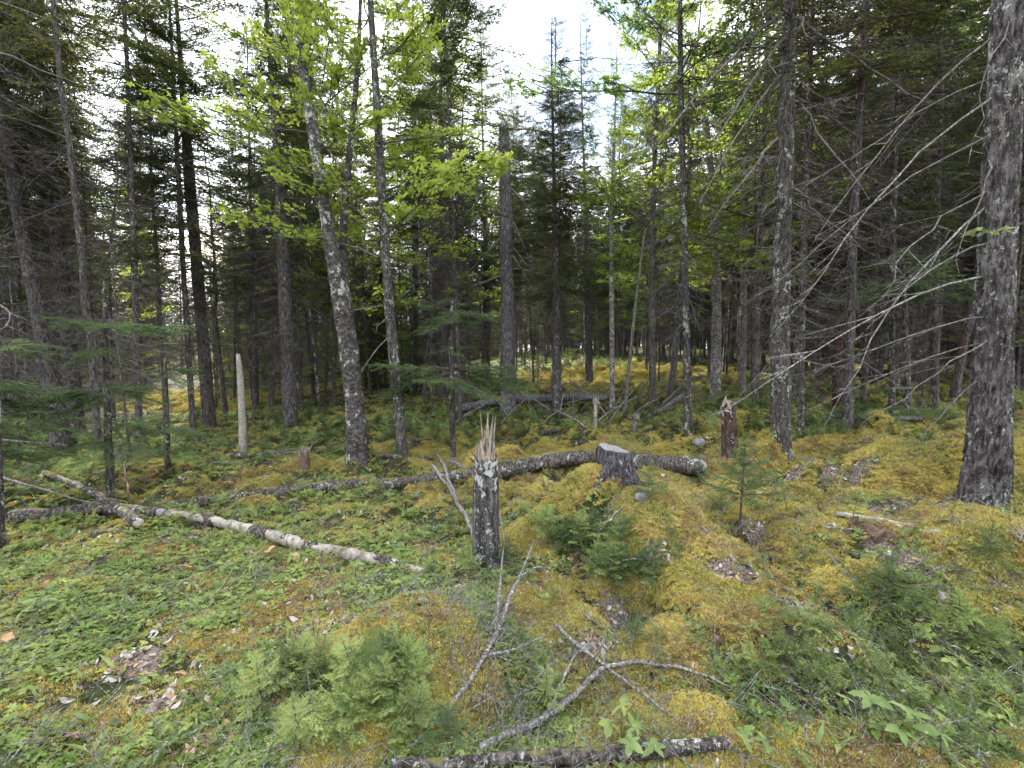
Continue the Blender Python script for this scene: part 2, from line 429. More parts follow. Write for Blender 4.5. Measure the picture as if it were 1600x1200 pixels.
M_broad = leafm('broad_green_leaves', (.11, .165, .065), (.18, .25, .095), (.28, .34, .14), (.38, .40, .15), .4)
M_yleaf = leafm('yellowing_leaves', (.30, .33, .06), (.42, .43, .08), (.55, .50, .12), (.6, .5, .15), .4)
def mossm(name, st, red=0.0):
    m, _, _ = newmat(name); b = NB(m)
    n = b.noise(b.pos(), 1.6, 4, .6); f = b.noise(b.pos(), 34, 2); g = b.noise(b.pos(), 6, 3)
    col = b.ramp(n, [(.30, st[0]), (.48, st[1]), (.66, st[2])])
    col = b.mix(b.ramp(g, [(.45, 0.0), (.72, .75)]), col, st[3])
    col = b.mix(b.ramp(f, [(.35, .0), (.75, .6)]), col, st[4])
    b.leaf_out(col, .15); return m
M_moss = mossm('feather_moss', ((.14, .17, .045), (.32, .29, .07), (.52, .43, .11), (.33, .21, .08), (.60, .52, .21)))
M_mossr = mossm('russet_moss', ((.18, .11, .06), (.26, .16, .08), (.32, .23, .10), (.15, .08, .05), (.40, .32, .17)))
def deadleafm():
    m, _, _ = newmat('dry_leaf'); b = NB(m)
    n = b.noise(b.pos(), 15, 3)
    col = b.ramp(n, [(.35, (.20, .15, .12)), (.48, (.36, .31, .28)), (.62, (.54, .50, .50))])
    b.leaf_out(col, .15); return m
M_dry = deadleafm()
m_, _, _ = newmat('brown_leaf'); b_ = NB(m_); b_.leaf_out(b_.ramp(b_.noise(b_.pos(), 18, 3), [(.3, (.28, .17, .09)), (.7, (.48, .33, .2))]), .2); M_brown = m_
def rockm():
    m, _, _ = newmat('grey_rock'); b = NB(m)
    n = b.noise(b.pos(), 22, 5); col = b.ramp(n, [(.3, (.09, .09, .09)), (.6, (.22, .22, .23)), (.75, (.38, .40, .40))])
    b.diffuse_out(col, b.bump(n, .6, .02)); return m
M_rock = rockm()
def groundm():
    m, _, _ = newmat('forest_floor'); b = NB(m)
    p = b.pos(); n = b.noise(p, 22, 5, .7); g = b.noise(p, 3.1, 4); f = b.noise(p, 75, 3)
    soil = b.ramp(n, [(.3, (.022, .017, .013)), (.5, (.06, .046, .034)), (.68, (.14, .115, .09))])
    green = b.ramp(n, [(.3, (.022, .028, .011)), (.55, (.05, .06, .022)), (.75, (.11, .115, .045))])
    moss = b.ramp(n, [(.3, (.09, .085, .03)), (.5, (.20, .18, .055)), (.7, (.32, .28, .09))])
    col = b.mix(b.ramp(g, [(.38, .25), (.6, 1.0)]), soil, green)
    a = b.attr('moss'); t = b.math('ADD', a, b.math('MULTIPLY', b.math('SUBTRACT', f, .5), .6))
    col = b.mix(b.ramp(t, [(.35, 0.0), (.55, 1.0)]), col, moss)
    lt = b.attr('litter'); t2 = b.math('ADD', lt, b.math('MULTIPLY', b.math('SUBTRACT', n, .5), 1.1))
    col = b.mix(b.ramp(t2, [(.40, 0.0), (.58, 1.0)]), col, b.ramp(f, [(.35, (.08, .06, .05)), (.6, (.24, .19, .16)), (.7, (.42, .37, .34))]))
    b.diffuse_out(col, b.bump(b.math('ADD', n, f), .9, .03), .95, .1); return m
M_ground = groundm()

# ------------------------------------------------------------------ ground
def axis(lo, hi, core_lo, core_hi, fine, grow=1.09):
    c = list(np.arange(core_lo, core_hi+fine, fine)); s = fine; x = c[-1]
    while x < hi: s *= grow; x += s; c.append(x)
    s = fine; x = core_lo; pre = []
    while x > lo: s *= grow; x -= s; pre.append(x)
    return np.array(pre[::-1]+c)
gx = axis(-600, 600, -4.2, 6.0, .034, 1.05); gy = axis(-300, 900, 1.2, 7.0, .028, 1.04)
GX, GY = np.meshgrid(gx, gy); GZ = Hh(GX, GY)
nx, ny = len(gx), len(gy)
idx = np.arange(nx*ny).reshape(ny, nx)
a, b, c, d = idx[:-1, :-1].ravel(), idx[:-1, 1:].ravel(), idx[1:, 1:].ravel(), idx[1:, :-1].ravel()
tri = np.concatenate([np.stack([a, b, c], 1), np.stack([a, c, d], 1)])
gv = np.stack([GX.ravel(), GY.ravel(), GZ.ravel()], 1)
gme = mesh_from('ground', gv, tri, M_ground)
for nm, fn in (('moss', mossf), ('litter', lambda x, y: np.maximum(field('litter', x, y), crev(x, y)*.8))):
    at_ = gme.attributes.new(nm, 'FLOAT', 'POINT'); at_.data.foreach_set('value', fn(GX, GY).ravel().astype(np.float32))
ground = obj('ground', gme); ground['kind'] = 'structure'
print('ground tris', len(tri))
# ------------------------------------------------------------------ tree pieces
def path_unit(n, droop, curl, wig, r):
    t = np.linspace(0, 1, n)
    z = -droop*t**1.5 + curl*t**3
    y = wig*np.cumsum(r.normal(0, 1, n))*.25
    return np.stack([t, y-y[0], z], 1)
def make_bough(seed, droop=.25, curl=.12, nside=15, nspace=.028, nlen=.036, nwid=.012, bare=.18, twl=.42, wood=True, twr=.0035, sub=True, flat=.35):
    """a conifer bough along +X, length 1: wood (mat 0), needles (mat 1)"""
    r = np.random.default_rng(seed)
    ax = path_unit(9, droop, curl, .05, r)
    A0, A1, RA, RB = [], [], [], []
    for i in range(8):
        A0.append(ax[i]); A1.append(ax[i+1]); RA.append(.012*(1-i/9)); RB.append(.012*(1-(i+1)/9))
    tw = []
    for s in (-1, 1):
        for t in np.linspace(bare, .97, nside):
            t = t+r.uniform(-.02, .02); p = np.array([np.interp(t, ax[:, 0], ax[:, k]) for k in range(3)])
            L_ = twl*(1-t)**.7*r.uniform(.55, 1.1)+.06
            if t < .35: L_ *= .6+t
            ang = R_(r.uniform(38, 62)); d = np.array([math.cos(ang), s*math.sin(ang), r.uniform(-.45, .12)]); d /= np.linalg.norm(d)
            tw.append((p, p+d*L_, L_))
            if sub and L_ > .17:
                for ss in (-1, 1):
                    for u in (.35, .6, .8):
                        q = p+d*L_*u; a2 = ang*s+ss*R_(r.uniform(35, 55)); e = np.array([math.cos(a2), math.sin(a2), r.uniform(-.35, .1)])
                        tw.append((q, q+e*L_*.38*(1.1-u)*1.4, L_*.3))
    tw.append((ax[-2], ax[-1]+np.array([.05, 0, 0]), .15))
    B = Buf()
    P0 = np.array([a[0] for a in tw]); P1 = np.array([a[1] for a in tw])
    v, t = segs(np.array(A0), np.array(A1), np.array(RA), np.array(RB)); B.add(v, t, 0)
    if wood:
        v, t = segs(P0, P1, twr, twr*.4); B.add(v, t, 0)
    NP, ND = [], []
    for p, q, _ in tw:
        L_ = np.linalg.norm(q-p); n = max(2, int(L_/nspace)); u = (np.arange(n)+r.uniform(0, 1, n))/n
        d = (q-p)/L_; pp = p+np.outer(u, q-p)
        for s in (-1, 1):
            side = np.cross(d, [0, 0, 1]); side /= np.linalg.norm(side)
            dd = d*.65+side*s*.75+np.stack([np.zeros(n), np.zeros(n), r.normal(flat*.4, flat, n)], 1)
            NP.append(pp); ND.append(norm(dd))
    NP = np.concatenate(NP); ND = np.concatenate(ND); n = len(NP)
    ln = nlen*r.uniform(.6, 1.2, n)[:, None]
    w = norm(np.cross(ND, r.normal(0, 1, (n, 3))*np.array([.5, .5, 1])))*nwid*.5
    v = np.stack([NP-w, NP+w, NP+ND*ln], 1).reshape(-1, 3)
    B.add(v, np.arange(n*3).reshape(-1, 3), 1)
    return B.get()
BOUGH = [make_bough(100+i, droop=[.18, .3, .4, .1, .5][i % 5], curl=[.1, .2, .15, .02, .1][i % 5], nside=11, nspace=.030, nlen=.055, nwid=.015, twl=.40, twr=.0028, sub=(i % 2 == 0)) for i in range(6)]
BOUGH_SPARSE = [make_bough(200+i, droop=.35, nside=8, nspace=.05, nlen=.05, nwid=.014, bare=.4, twl=.34, sub=False) for i in range(4)]
print('bough tris', [len(b[1]) for b in BOUGH])

def spruce_crown(H, z0, seed, Lmax=1.7, dz=.30, top=.35):
    r = np.random.default_rng(seed); B = Buf()
    z = z0
    while z < H-.15:
        f = (z-z0)/(H-z0); prof = min(1, .55+f*2.2)*(1-f)**.75+.08
        nb = int(r.integers(3, 6)) if f > .12 else int(r.integers(1, 4))
        a0 = r.uniform(0, 6.28)
        for k in range(nb):
            src = (BOUGH if r.uniform() < .35+1.2*f else BOUGH_SPARSE); v, t, m = src[r.integers(len(src))]
            L_ = Lmax*prof*r.uniform(.6, 1.12)
            L_ = max(L_, .26)
            pitch = R_(-14+48*f+r.uniform(-10, 10))
            Rm = rotz(a0+k*6.283/nb+r.uniform(-.4, .4))@roty(-pitch)@rotx(r.uniform(-.3, .3))
            B.add((v*L_)@Rm.T+np.array([0, 0, z+r.uniform(-.12, .12)]), t, 0)
            B.m[-1] = m
        z += dz*(1-.45*f)*r.uniform(.8, 1.2)
    # leader
    v, t = segs([[0, 0, H-1.2], ], [[0, 0, H+.25]], .02, .004); B.add(v, t, 0)
    return B

def dead_branch_arr(seed, L_=1.0, droop=.3, nsub=6, r0=.010, k=3, wig=.05):
    """bare twig along +X from the origin"""
    r = np.random.default_rng(seed); ax = path_unit(9, droop*L_, droop*.35*L_*r.uniform(0, 1), wig*L_, r); ax[:, 0] *= L_
    B = Buf(); rad = r0*(1-np.linspace(0, 1, 9)*.85)
    v, t = tube(ax, rad, k, cap=False); B.add(v, t)
    P0, P1 = [], []
    for i in range(nsub):
        u = r.uniform(.2, .95); p = np.array([np.interp(u*L_, ax[:, 0], ax[:, j]) for j in range(3)])
        s = r.choice([-1, 1]); a = s*R_(r.uniform(25, 60)); l = L_*r.uniform(.12, .38)*(1.15-u)
        q = p+l*np.array([math.cos(a), math.sin(a), r.uniform(-.5, .1)]); P0.append(p); P1.append(q)
        if r.uniform() < .6:
            w_ = p+(q-p)*.5; a2 = a+r.choice([-1, 1])*.7; P0.append(w_); P1.append(w_+l*.4*np.array([math.cos(a2), math.sin(a2), r.uniform(-.4, .1)]))
    if P0:
        v, t = segs(np.array(P0), np.array(P1), r0*.4, r0*.15); B.add(v, t)
    return B.get()
TWIGS = [dead_branch_arr(300+i, 1.0, [.15, .35, .5, .0, .25, .6][i % 6], 13, .0088) for i in range(10)]
def dead_layer(z0, z1, seed, n=80, Lm=1.2, trunk_r=.08, up=False):
    r = np.random.default_rng(seed); B = Buf()
    for i in range(n):
        z = r.uniform(z0, z1); v, t, m = TWIGS[r.integers(len(TWIGS))]
        L_ = Lm*r.uniform(.25, 1.0)*(.55+.45*(z-z0)/(z1-z0))
        Rm = rotz(r.uniform(0, 6.28))@roty(R_(r.uniform(-12, 28)))@rotx(r.uniform(-1, 1))
        B.add((v*L_)@Rm.T+np.array([0, 0, z]), t)
    return B

def leaf_quads(P, r, size, kind='maple', up=.5):
    """leaf blades at points P; three triangles folded along the midrib"""
    n = len(P); d = norm(r.normal(0, 1, (n, 3))*np.array([1, 1, .35])+np.array([0, 0, -.15]))
    nn = norm(np.stack([r.normal(0, .45, n), r.normal(0, .45, n), np.ones(n)], 1)); s = norm(np.cross(d, nn)); nn = np.cross(s, d)
    sz = size*r.uniform(.6, 1.2, n)[:, None]
    a = P; tip = P+d*sz; 
    l1 = P+d*sz*.45+s*sz*.50+nn*sz*.10; r1 = P+d*sz*.45-s*sz*.50+nn*sz*.10
    l2 = P+d*sz*.12+s*sz*.36; r2 = P+d*sz*.12-s*sz*.36
    if kind == 'maple':
        def q(u, w, h=.1): return P+d*sz*u+s*sz*w+nn*sz*h*abs(w)*2
        v = np.stack([a, q(.02, .38), q(.30, .20), q(.62, .50), q(.60, .15), tip, q(.60, -.15), q(.62, -.50), q(.30, -.20), q(.02, -.38), q(.32, 0)], 1).reshape(-1, 3)
        t = np.array([[i, (i+1) % 10, 10] for i in range(10)]); k = 11
    else:
        v = np.stack([a, l1, tip, r1], 1).reshape(-1, 3); t = np.array([[0, 1, 2], [0, 2, 3]]); k = 4
    return v, (t[None]+(np.arange(n)*k)[:, None, None]).reshape(-1, 3)
def spray(seed, L_=1.6, n_leaf=170, size=.085, kind='maple', droop=.12):
    """a limb along +X with twigs and flat layered leaves: wood mat0, leaf mat1"""
    r = np.random.default_rng(seed); B = Buf(); ax = path_unit(8, droop*L_, 0, .06*L_, r); ax[:, 0] *= L_
    v, t = tube(ax, .013*(1-np.linspace(0, .85, 8)), 4, cap=False); B.add(v, t, 0)
    P0, P1 = [], []
    for i in range(13):
        u = r.uniform(.2, 1); p = np.array([np.interp(u*L_, ax[:, 0], ax[:, j]) for j in range(3)]); a = r.choice([-1, 1])*R_(r.uniform(25, 65)); l = L_*r.uniform(.15, .42)
        P0.append(p); P1.append(p+l*np.array([math.cos(a), math.sin(a), r.uniform(-.1, .2)]))
        w_ = p+(P1[-1]-p)*.55; a2 = a-.8*np.sign(a); P0.append(w_); P1.append(w_+l*.5*np.array([math.cos(a2), math.sin(a2), r.uniform(-.2, .2)]))
    P0, P1 = np.array(P0), np.array(P1)
    v, t = segs(P0, P1, .007, .003); B.add(v, t, 0)
    k = r.integers(0, len(P0), n_leaf); u = r.uniform(.3, 1.08, n_leaf)[:, None]
    P = P0[k]+(P1[k]-P0[k])*u+r.normal(0, .036, (n_leaf, 3))*np.array([1, 1, .6])
    v, t = leaf_quads(P, r, size, kind); B.add(v, t, 1)
    return B.get()
SPRAY = [spray(400+i, 1.5, 270, .068, 'maple') for i in range(5)]
SPRAY_S = [spray(450+i, 1.2, 240, .045, 'oval', .3) for i in range(4)]
def leaf_crown(H, z0, seed, n=26, src=SPRAY, Lm=1.3):
    r = np.random.default_rng(seed); B = Buf()
    for i in range(n):
        f = (i+.5)/n; z = z0+(H-z0)*f; v, t, m = src[r.integers(len(src))]
        L_ = Lm*r.uniform(.6, 1.15)*(1.05-.65*f)
        Rm = rotz(i*2.4+r.uniform(-.5, .5))@roty(-R_(r.uniform(0, 40)+25*f))@rotx(r.uniform(-.4, .4))
        B.add((v*L_)@Rm.T+np.array([0, 0, z]), t, 0); B.m[-1] = m
    return B

# shared crown and twig meshes, made for a 13 m tree
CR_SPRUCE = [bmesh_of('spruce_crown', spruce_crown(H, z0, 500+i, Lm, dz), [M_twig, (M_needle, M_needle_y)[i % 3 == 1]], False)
             for i, (H, z0, Lm, dz) in enumerate(((13, 4.0, 1.7, .30), (12, 4.8, 1.6, .30), (14, 3.4, 1.9, .32), (11, 2.6, 1.3, .26), (13, 5.6, 1.7, .32)))]
H_SPRUCE = [13, 12, 14, 11, 13]
CR_LEAF = [bmesh_of('leaf_crown', leaf_crown(H, z0, 600+i, n, s, Lm), [M_twig, mt], False)
           for i, (H, z0, n, s, Lm, mt) in enumerate(((11, 3.2, 40, SPRAY, 1.3, M_maple), (12, 4.5, 44, SPRAY_S, 1.2, M_maple2), (9, 2.4, 34, SPRAY, 1.2, M_maple), (12, 5, 40, SPRAY, 1.2, M_maple2)))]
H_LEAF = [11, 12, 9, 12]
DEADL = [bmesh_of('bare_twigs', dead_layer(z0, z1, 700+i, n, Lm), [M_baretwig], True) for i, (z0, z1, n, Lm) in enumerate(((.8, 6.5, 230, 1.5), (.5, 5.5, 230, 1.3), (1.2, 7.5, 210, 1.6), (1.4, 6.5, 160, 1.2)))]
for k in (CR_SPRUCE, CR_LEAF, DEADL): print([len(m.polygons) for m in k])

def trunk_generic(seed, H, r0, k=9):
    r = np.random.default_rng(seed); n = 22; z = H*np.linspace(0, 1, n)**1.3
    P = np.stack([.06*np.cumsum(r.normal(0, .5, n))*np.minimum(z, 3)/3, .06*np.cumsum(r.normal(0, .5, n))*np.minimum(z, 3)/3, z-.15], 1)
    P[:, :2] -= P[0, :2]
    rad = r0*(1-.86*z/H)*(1+.45*np.exp(-z/.18))
    ph = r.uniform(0, 6)
    return tube(P, rad, k, disp=lambda p, rr, an: rr*.12*fbm(p[..., 0]*14, p[..., 1]*14, p[..., 2]*3, o=2, s=seed))
TRUNKS = [mesh_from('trunk', *trunk_generic(800+i, 13, [.09, .07, .115, .055, .10, .08][i]), [M_bark_bg, M_bark_lichen, M_bark_bg, M_bark_bg, M_bark_spruce, M_bark_birch][i]) for i in range(6)]

def hero_trunk(root, pts, rads, mat, k=28, rings=120, furrow=.10, fs=26, flare=.5, flare_h=.16, name='trunk', roots=5, seed=0, top_jag=0):
    """pts are world points; the mesh is local to root"""
    P = smooth_path(pts, rings); o = np.array(root.location)
    s = np.concatenate([[0], np.cumsum(np.linalg.norm(np.diff(P, axis=0), axis=1))])
    src = np.asarray(pts, float); ss = np.concatenate([[0], np.cumsum(np.linalg.norm(np.diff(src, axis=0), axis=1))]); ss = ss/ss[-1]*s[-1]
    rad = np.interp(s, ss, rads)
    def dsp(p, rr, an):
        h = s[:, None]*np.ones_like(rr)
        f = 1-2.2*np.abs(fbm(p[..., 0]*fs, p[..., 1]*fs, p[..., 2]*fs*.30, o=3, s=40+seed))
        big = fbm(p[..., 0]*4, p[..., 1]*4, p[..., 2]*1.5, o=2, s=60+seed)
        fl = flare*np.exp(-h/flare_h)*(1+.5*np.cos(an*roots+seed)[None, :]) if flare else 0
        d = rr*(furrow*(f-.3)+.10*big+fl)
        if top_jag:
            pass
        return d
    v, t = tube(P-o, rad, k, disp=dsp)
    if top_jag:     # torn upper end: pull the last rings up and down unevenly
        r = np.random.default_rng(seed+5); j = r.uniform(-1, 1, k)*top_jag
        for q in range(1, 4): v[(rings-q)*k:(rings-q+1)*k, 2] += j*(1, .5, .2)[q-1]
        v[-1, 2] -= top_jag*.8
    ob = obj(name, mesh_from(name, v, t, mat), root); return ob

BRANCH_PART = {}
def branch_mesh(seed, L_, r0, droop, nsub, mat, k=5):
    key = (seed, round(L_, 1), round(r0, 3), round(droop, 1), nsub, mat.name)
    if key not in BRANCH_PART:
        v, t, m = dead_branch_arr(seed, L_, droop, nsub, r0, k, wig=.13); BRANCH_PART[key] = mesh_from('dead_branch', v, t, mat)
    return BRANCH_PART[key]
def add_branch(root, p_world, az, pitch, mesh, sc=1.0, roll=0.0):
    o = np.array(root.location); q = np.asarray(p_world)-o
    ob = obj('dead_branch', mesh, root, loc=tuple(q)); ob.rotation_euler = Matrix(rotz(az)@roty(-pitch)@rotx(roll)).to_euler(); ob.scale = (sc,)*3
    return ob
def along(pts, z):
    pts = np.asarray(pts); return np.array([np.interp(z, pts[:, 2], pts[:, 0]), np.interp(z, pts[:, 2], pts[:, 1]), z])

# ------------------------------------------------------------------ trees told one by one (pixels are those of the photograph)
# kind, base px, base py, [(px,py,width px)...] going up, extra height m, bark, crown index or None, label
HEROES = []
def hero(kind, path, mat, label, H=13, crown=None, dead=None, name='spruce_tree', cat='tree', kk=24, rings=110, cs=1.0, flare=.28, depth=None, ndead=0, furrow=.10, dmat=None, dL=.8, crot=None, cut=False, seed=None, jag=0, fs=26, wk=.86):
    sd_ = seed if seed is not None else len(HEROES)*13+3
    b = gnd(path[0][0], path[0][1]); yt = H if H < 0 else None
    if depth: x = at(path[0][0], path[0][1], depth)[0]; b = np.array([x, depth, gz(x, depth)])
    Y = b[1]; pts = []; rads = []
    if yt is not None: H = at(path[-1][0], 100-yt-100, Y)[2]-b[2]
    for px, py, w in path:
        p = at(px, py, Y); pts.append(p); rads.append(w*wk*Y/FPX/2/math.sqrt(1+((px-800)/FPX)**2))
    pts[0] = np.array([pts[0][0], Y, b[2]-.20])
    if not cut:
        d = norm(pts[-1]-pts[-2]); rem = b[2]+H-pts[-1][2]
        if rem > .3:
            d = norm(d*np.array([.5, .5, 1])); p = pts[-1]+d*rem/d[2]; pts.append(p); rads.append(.015)
    if not cut:
        zz = np.array([p[2]-b[2] for p in pts]); lim = .5*(.115*(1-.93*np.clip(zz/H, 0, 1)))*1.6; rads = list(np.where(zz > .45*H, np.minimum(rads, np.maximum(lim, .008)), rads))
    t = thing(name, label, cat, tuple(b))
    tr = hero_trunk(t, pts, rads, mat, kk, rings, furrow, fs, flare, seed=sd_, top_jag=jag)
    P = np.array(pts)
    if crown is not None:
        me, h0 = (CR_SPRUCE[crown[1]], H_SPRUCE[crown[1]]) if crown[0] == 's' else (CR_LEAF[crown[1]], H_LEAF[crown[1]])
        c = obj('crown', me, t); zs = H/h0
        mid = along(pts, b[2]+H*.55); c.location = (mid[0]-b[0], mid[1]-b[1], 0)
        c.scale = (cs, cs, zs); c.rotation_euler = (0, 0, sd_*1.7 if crot is None else crot)
    if dead is not None:
        c = obj('bare_twigs', DEADL[dead], t); mid = along(pts, b[2]+2.5); c.location = (mid[0]-b[0], mid[1]-b[1], 0); c.rotation_euler = (0, 0, sd_*.9)
        c['kind'] = 'stuff'
    r = np.random.default_rng(sd_)
    for i in range(ndead):
        z = b[2]+r.uniform(.9, 5.5); p = along(pts, z); mt = dmat or M_dead
        me = branch_mesh(900+int(r.integers(5)), [dL*.6, dL, dL*1.4][i % 3], .011, [.2, .45, .3][i % 3], 6, mt, 4)
        add_branch(t, p, r.uniform(0, 6.28), R_(r.uniform(-30, 12)), me, 1, r.uniform(-.5, .5))
    HEROES.append((b[0], b[1])); return t, P, np.array(rads)

# right edge old spruce
tA, PA, _ = hero('A', [(1540, 772, 76), (1545, 700, 68), (1551, 560, 60), (1556, 400, 56), (1566, 200, 52), (1577, 0, 48), (1586, -250, 40)], M_bark_big,
     'massive rough barked old spruce at the right edge with pale dead branches sweeping left', H=12, crown=('s', 4), kk=110, rings=420, furrow=.24, flare=.32, cs=1.1, fs=34, wk=1.02)
rA = np.random.default_rng(4)
for (px, py, L_, az, pt, dr, rr) in ((1540, 150, 2.2, 175, -25, .5, .014), (1540, 120, 1.9, 150, -10, .4, .012), (1530, 320, 1.9, 172, -30, .6, .014), (1528, 300, 1.5, 200, -20, .4, .012), (1535, 210, 2.0, 165, -20, .35, .013),
        (1530, 430, 2.1, 178, 5, .75, .016), (1530, 495, 1.6, 172, -5, .35, .013), (1530, 530, 1.3, 185, 0, .6, .012), (1525, 535, 1.5, 160, -8, .4, .012), (1520, 590, .8, 175, -30, .3, .010),
        (1530, 380, 1.5, 190, -2, .6, .012), (1575, 350, .6, 300, 10, .9, .012), (1590, 430, .8, 290, 5, 1.1, .013), (1530, 250, 1.2, 205, -35, .4, .011), (1535, 60, 2.0, 172, -30, .4, .013),
        (1560, 20, 1.2, 230, -40, .6, .010), (1585, 560, .5, 330, -10, .3, .009), (1570, 600, .35, 280, -60, .1, .007)):
    me = branch_mesh(950+int(rA.integers(8)), L_, rr*.74, dr, 9, M_stick if rr > .0135 else M_dead, 5)
    add_branch(tA, at(px+15, py, PA[0][1]), R_(az), R_(pt), me, 1, rA.uniform(-.4, .4))

tB, PB, _ = hero('B', [(1220, 695, 38), (1219, 600, 36), (1222, 400, 31), (1225, 240, 31), (1232, 100, 26), (1236, 0, 24)], M_bark_lichen,
     'tall straight spruce dotted with white lichen right of the broken stump', H=13, crown=('s', 0), dead=0, kk=40, rings=200, ndead=14, flare=.42, furrow=.08)
for (px, py, L_, az, pt) in ((1225, 20, 1.9, 200, -28), (1225, 60, 1.6, 190, -35), (1225, 15, 1.5, 340, -20), (1228, 110, 1.4, 185, -40), (1225, 210, 1.1, 195, -30), (1228, 150, 1.2, 350, -35), (1225, 290, 1.0, 10, -15)):
    add_branch(tB, at(px, py, PB[0][1]), R_(az), R_(pt), branch_mesh(960+int(rA.integers(4)), L_*1.1, .020, .4, 8, M_dead, 5))
hero('C', [(1325, 672, 21), (1328, 500, 19), (1334, 300, 17), (1345, 120, 14), (1352, 0, 13)], M_bark_spruce, 'slim upright spruce with reddish flaking bark behind the lichen spotted one', H=12, crown=('s', 1), dead=1, ndead=8)
tD, PD, _ = hero('D', [(1118, 622, 20), (1120, 520, 18), (1118, 350, 16), (1105, 200, 11), (1090, 110, 9), (1080, 62, 6)], M_bark_pale, 'pale dead birch leaning left with its top snapped off', cut=True, name='dead_birch_tree', kk=16, ndead=6, jag=.06, furrow=.04)
hero('E', [(1160, 612, 14), (1162, 400, 12), (1166, 250, 10), (1172, 60, 8)], M_bark_pale, 'thin pale barked tree just right of the leaning dead birch', H=11, crown=('l', 0), name='birch_tree', kk=14, dead=3)
tF, PF, _ = hero('F', [(793, 648, 32), (795, 560, 27), (792, 400, 26), (789, 260, 22), (787, 196, 19)], M_bark_snag, 'dead spruce trunk in the centre snapped off flat at its top', wk=.78, cut=True, name='snapped_spruce', kk=32, rings=160, flare=.4, jag=.10)
for i, (px, py, L_, az, pt, dr) in enumerate(((792, 200, .95, 0, -2, .15), (792, 215, 1.0, 5, -18, .5), (790, 245, .9, 10, -22, .35), (792, 270, 1.35, -5, -12, .5), (790, 290, 1.0, 20, -5, 1.1), (788, 285, 1.1, -15, -35, .4),
        (784, 225, 1.2, 190, -48, .2), (784, 235, 1.1, 200, -55, .2), (786, 260, 1.2, 175, -50, .3), (784, 250, .8, 165, -42, .3), (786, 300, .9, 185, -60, .2), (790, 330, .8, -10, -45, .5), (790, 365, .9, 170, -35, .3), (788, 375, .8, 10, -30, .5), (792, 390, .8, 0, -40, .5), (792, 420, .7, 0, 10, .5), (792, 430, .6, 200, 0, .6))):
    add_branch(tF, at(px, py, PF[0][1]), R_(az), R_(pt), branch_mesh(970+i % 6, L_*1.55, .028, dr*.8, 6, M_stick, 5))
# birch with two stems, left of centre
tG, PG, rG = hero('G', [(560, 712, 40), (556, 640, 34), (545, 540, 32), (530, 460, 30), (512, 360, 24), (492, 220, 21), (468, 80, 18), (456, 0, 17), (440, -160, 13)], M_bark_birch,
     'leaning lichen mottled birch with two stems left of the centre', H=11, crown=('l', 0), name='birch_tree', kk=36, rings=180, furrow=.05, flare=.45)
Yg = PG[0][1]
st2 = [at(552, 560, Yg+.05), at(545, 500, Yg+.10), at(535, 440, Yg+.2), at(534, 380, Yg+.3), at(545, 250, Yg+.4), at(560, 100, Yg+.5), at(565, -60, Yg+.6)]
hero_trunk(tG, st2, [.09, .075, .07, .055, .045, .035, .02], M_bark_birch, 20, 80, .05, flare=0, name='second_stem', seed=9)
v, t, m = leaf_crown(8, 2.6, 640, 30, SPRAY, 1.15).get()
obj('crown', mesh_from('leaf_crown', v, t, [M_twig, M_maple], m, False), tG, loc=(-.2, .7, .6))
for c_ in tG.children:
    if c_.name.startswith('crown'): c_.location.y += .5
tH, PH, _ = hero('H', [(630, 710, 22), (622, 620, 20), (607, 480, 18), (597, 300, 15), (588, 150, 13), (578, 0, 11)], M_bark_lichen, 'thin straight tree speckled with white lichen beside the two stemmed birch', H=10, crown=('l', 2), name='maple_tree', kk=24, rings=140, furrow=.05, ndead=5)
hero('I', [(455, 668, 28), (450, 560, 25), (442, 400, 22), (432, 230, 20), (425, 150, 18)], M_bark_spruce, 'straight grey trunk of a spruce between the pale snag and the two stemmed birch', H=12, crown=('s', 0), dead=1, kk=26, ndead=10)
hero('J', [(328, 668, 30), (318, 540, 27), (306, 400, 26), (294, 250, 23), (282, 100, 20)], M_bark_spruce, 'dark leaning spruce trunk left of the pale peeled snag', H=13, crown=('s', 2), dead=0, kk=26, ndead=14, wk=.72)
hero('K', [(98, 705, 44), (88, 640, 38), (68, 520, 32), (42, 400, 28), (18, 280, 26), (2, 180, 24)], M_bark_spruce, 'thick rough trunk leaning left near the left edge', H=12, crown=('s', 0), dead=2, kk=40, rings=160, ndead=16, furrow=.12, cs=1.1, crot=1.0)
hero('K2', [(122, 675, 32), (112, 560, 30), (96, 440, 28), (84, 320, 24), (75, 200, 22), (68, 60, 20)], M_bark_spruce, 'second rough spruce trunk close behind the thick one near the left edge', H=13, crown=('s', 2), dead=1, kk=32, ndead=12)
hero('K3', [(70, 660, 20), (62, 520, 18), (40, 350, 16), (22, 230, 15)], M_bark_bg, 'slender dark trunk showing between the thick left pair and the frame edge', H=12, crown=('s', 1), dead=0, ndead=8)
hero('M', [(-2, 862, 24), (-4, 760, 22), (-8, 620, 20), (-14, 400, 18), (-20, 200, 16)], M_bark_lichen, 'lichen spotted trunk cut by the left edge of the picture', H=9, crown=None, dead=3, kk=24, ndead=10, flare=.3, dL=.9)
hero('N', [(380, 702, 15), (378, 640, 14), (375, 575, 12), (372, 556, 8)], M_greywood, 'short bleached barkless snag standing left of the grey spruce', cut=True, name='barkless_snag', cat='dead tree', kk=18, rings=50, flare=.2, jag=.05, ndead=0, furrow=.05)
hero('O', [(303, 682, 13), (295, 560, 11), (285, 400, 10), (278, 260, 9)], M_bark_bg, 'thin dark pole of a spruce in front of the leaning dark trunk', H=10, crown=('s', 3), dead=1)
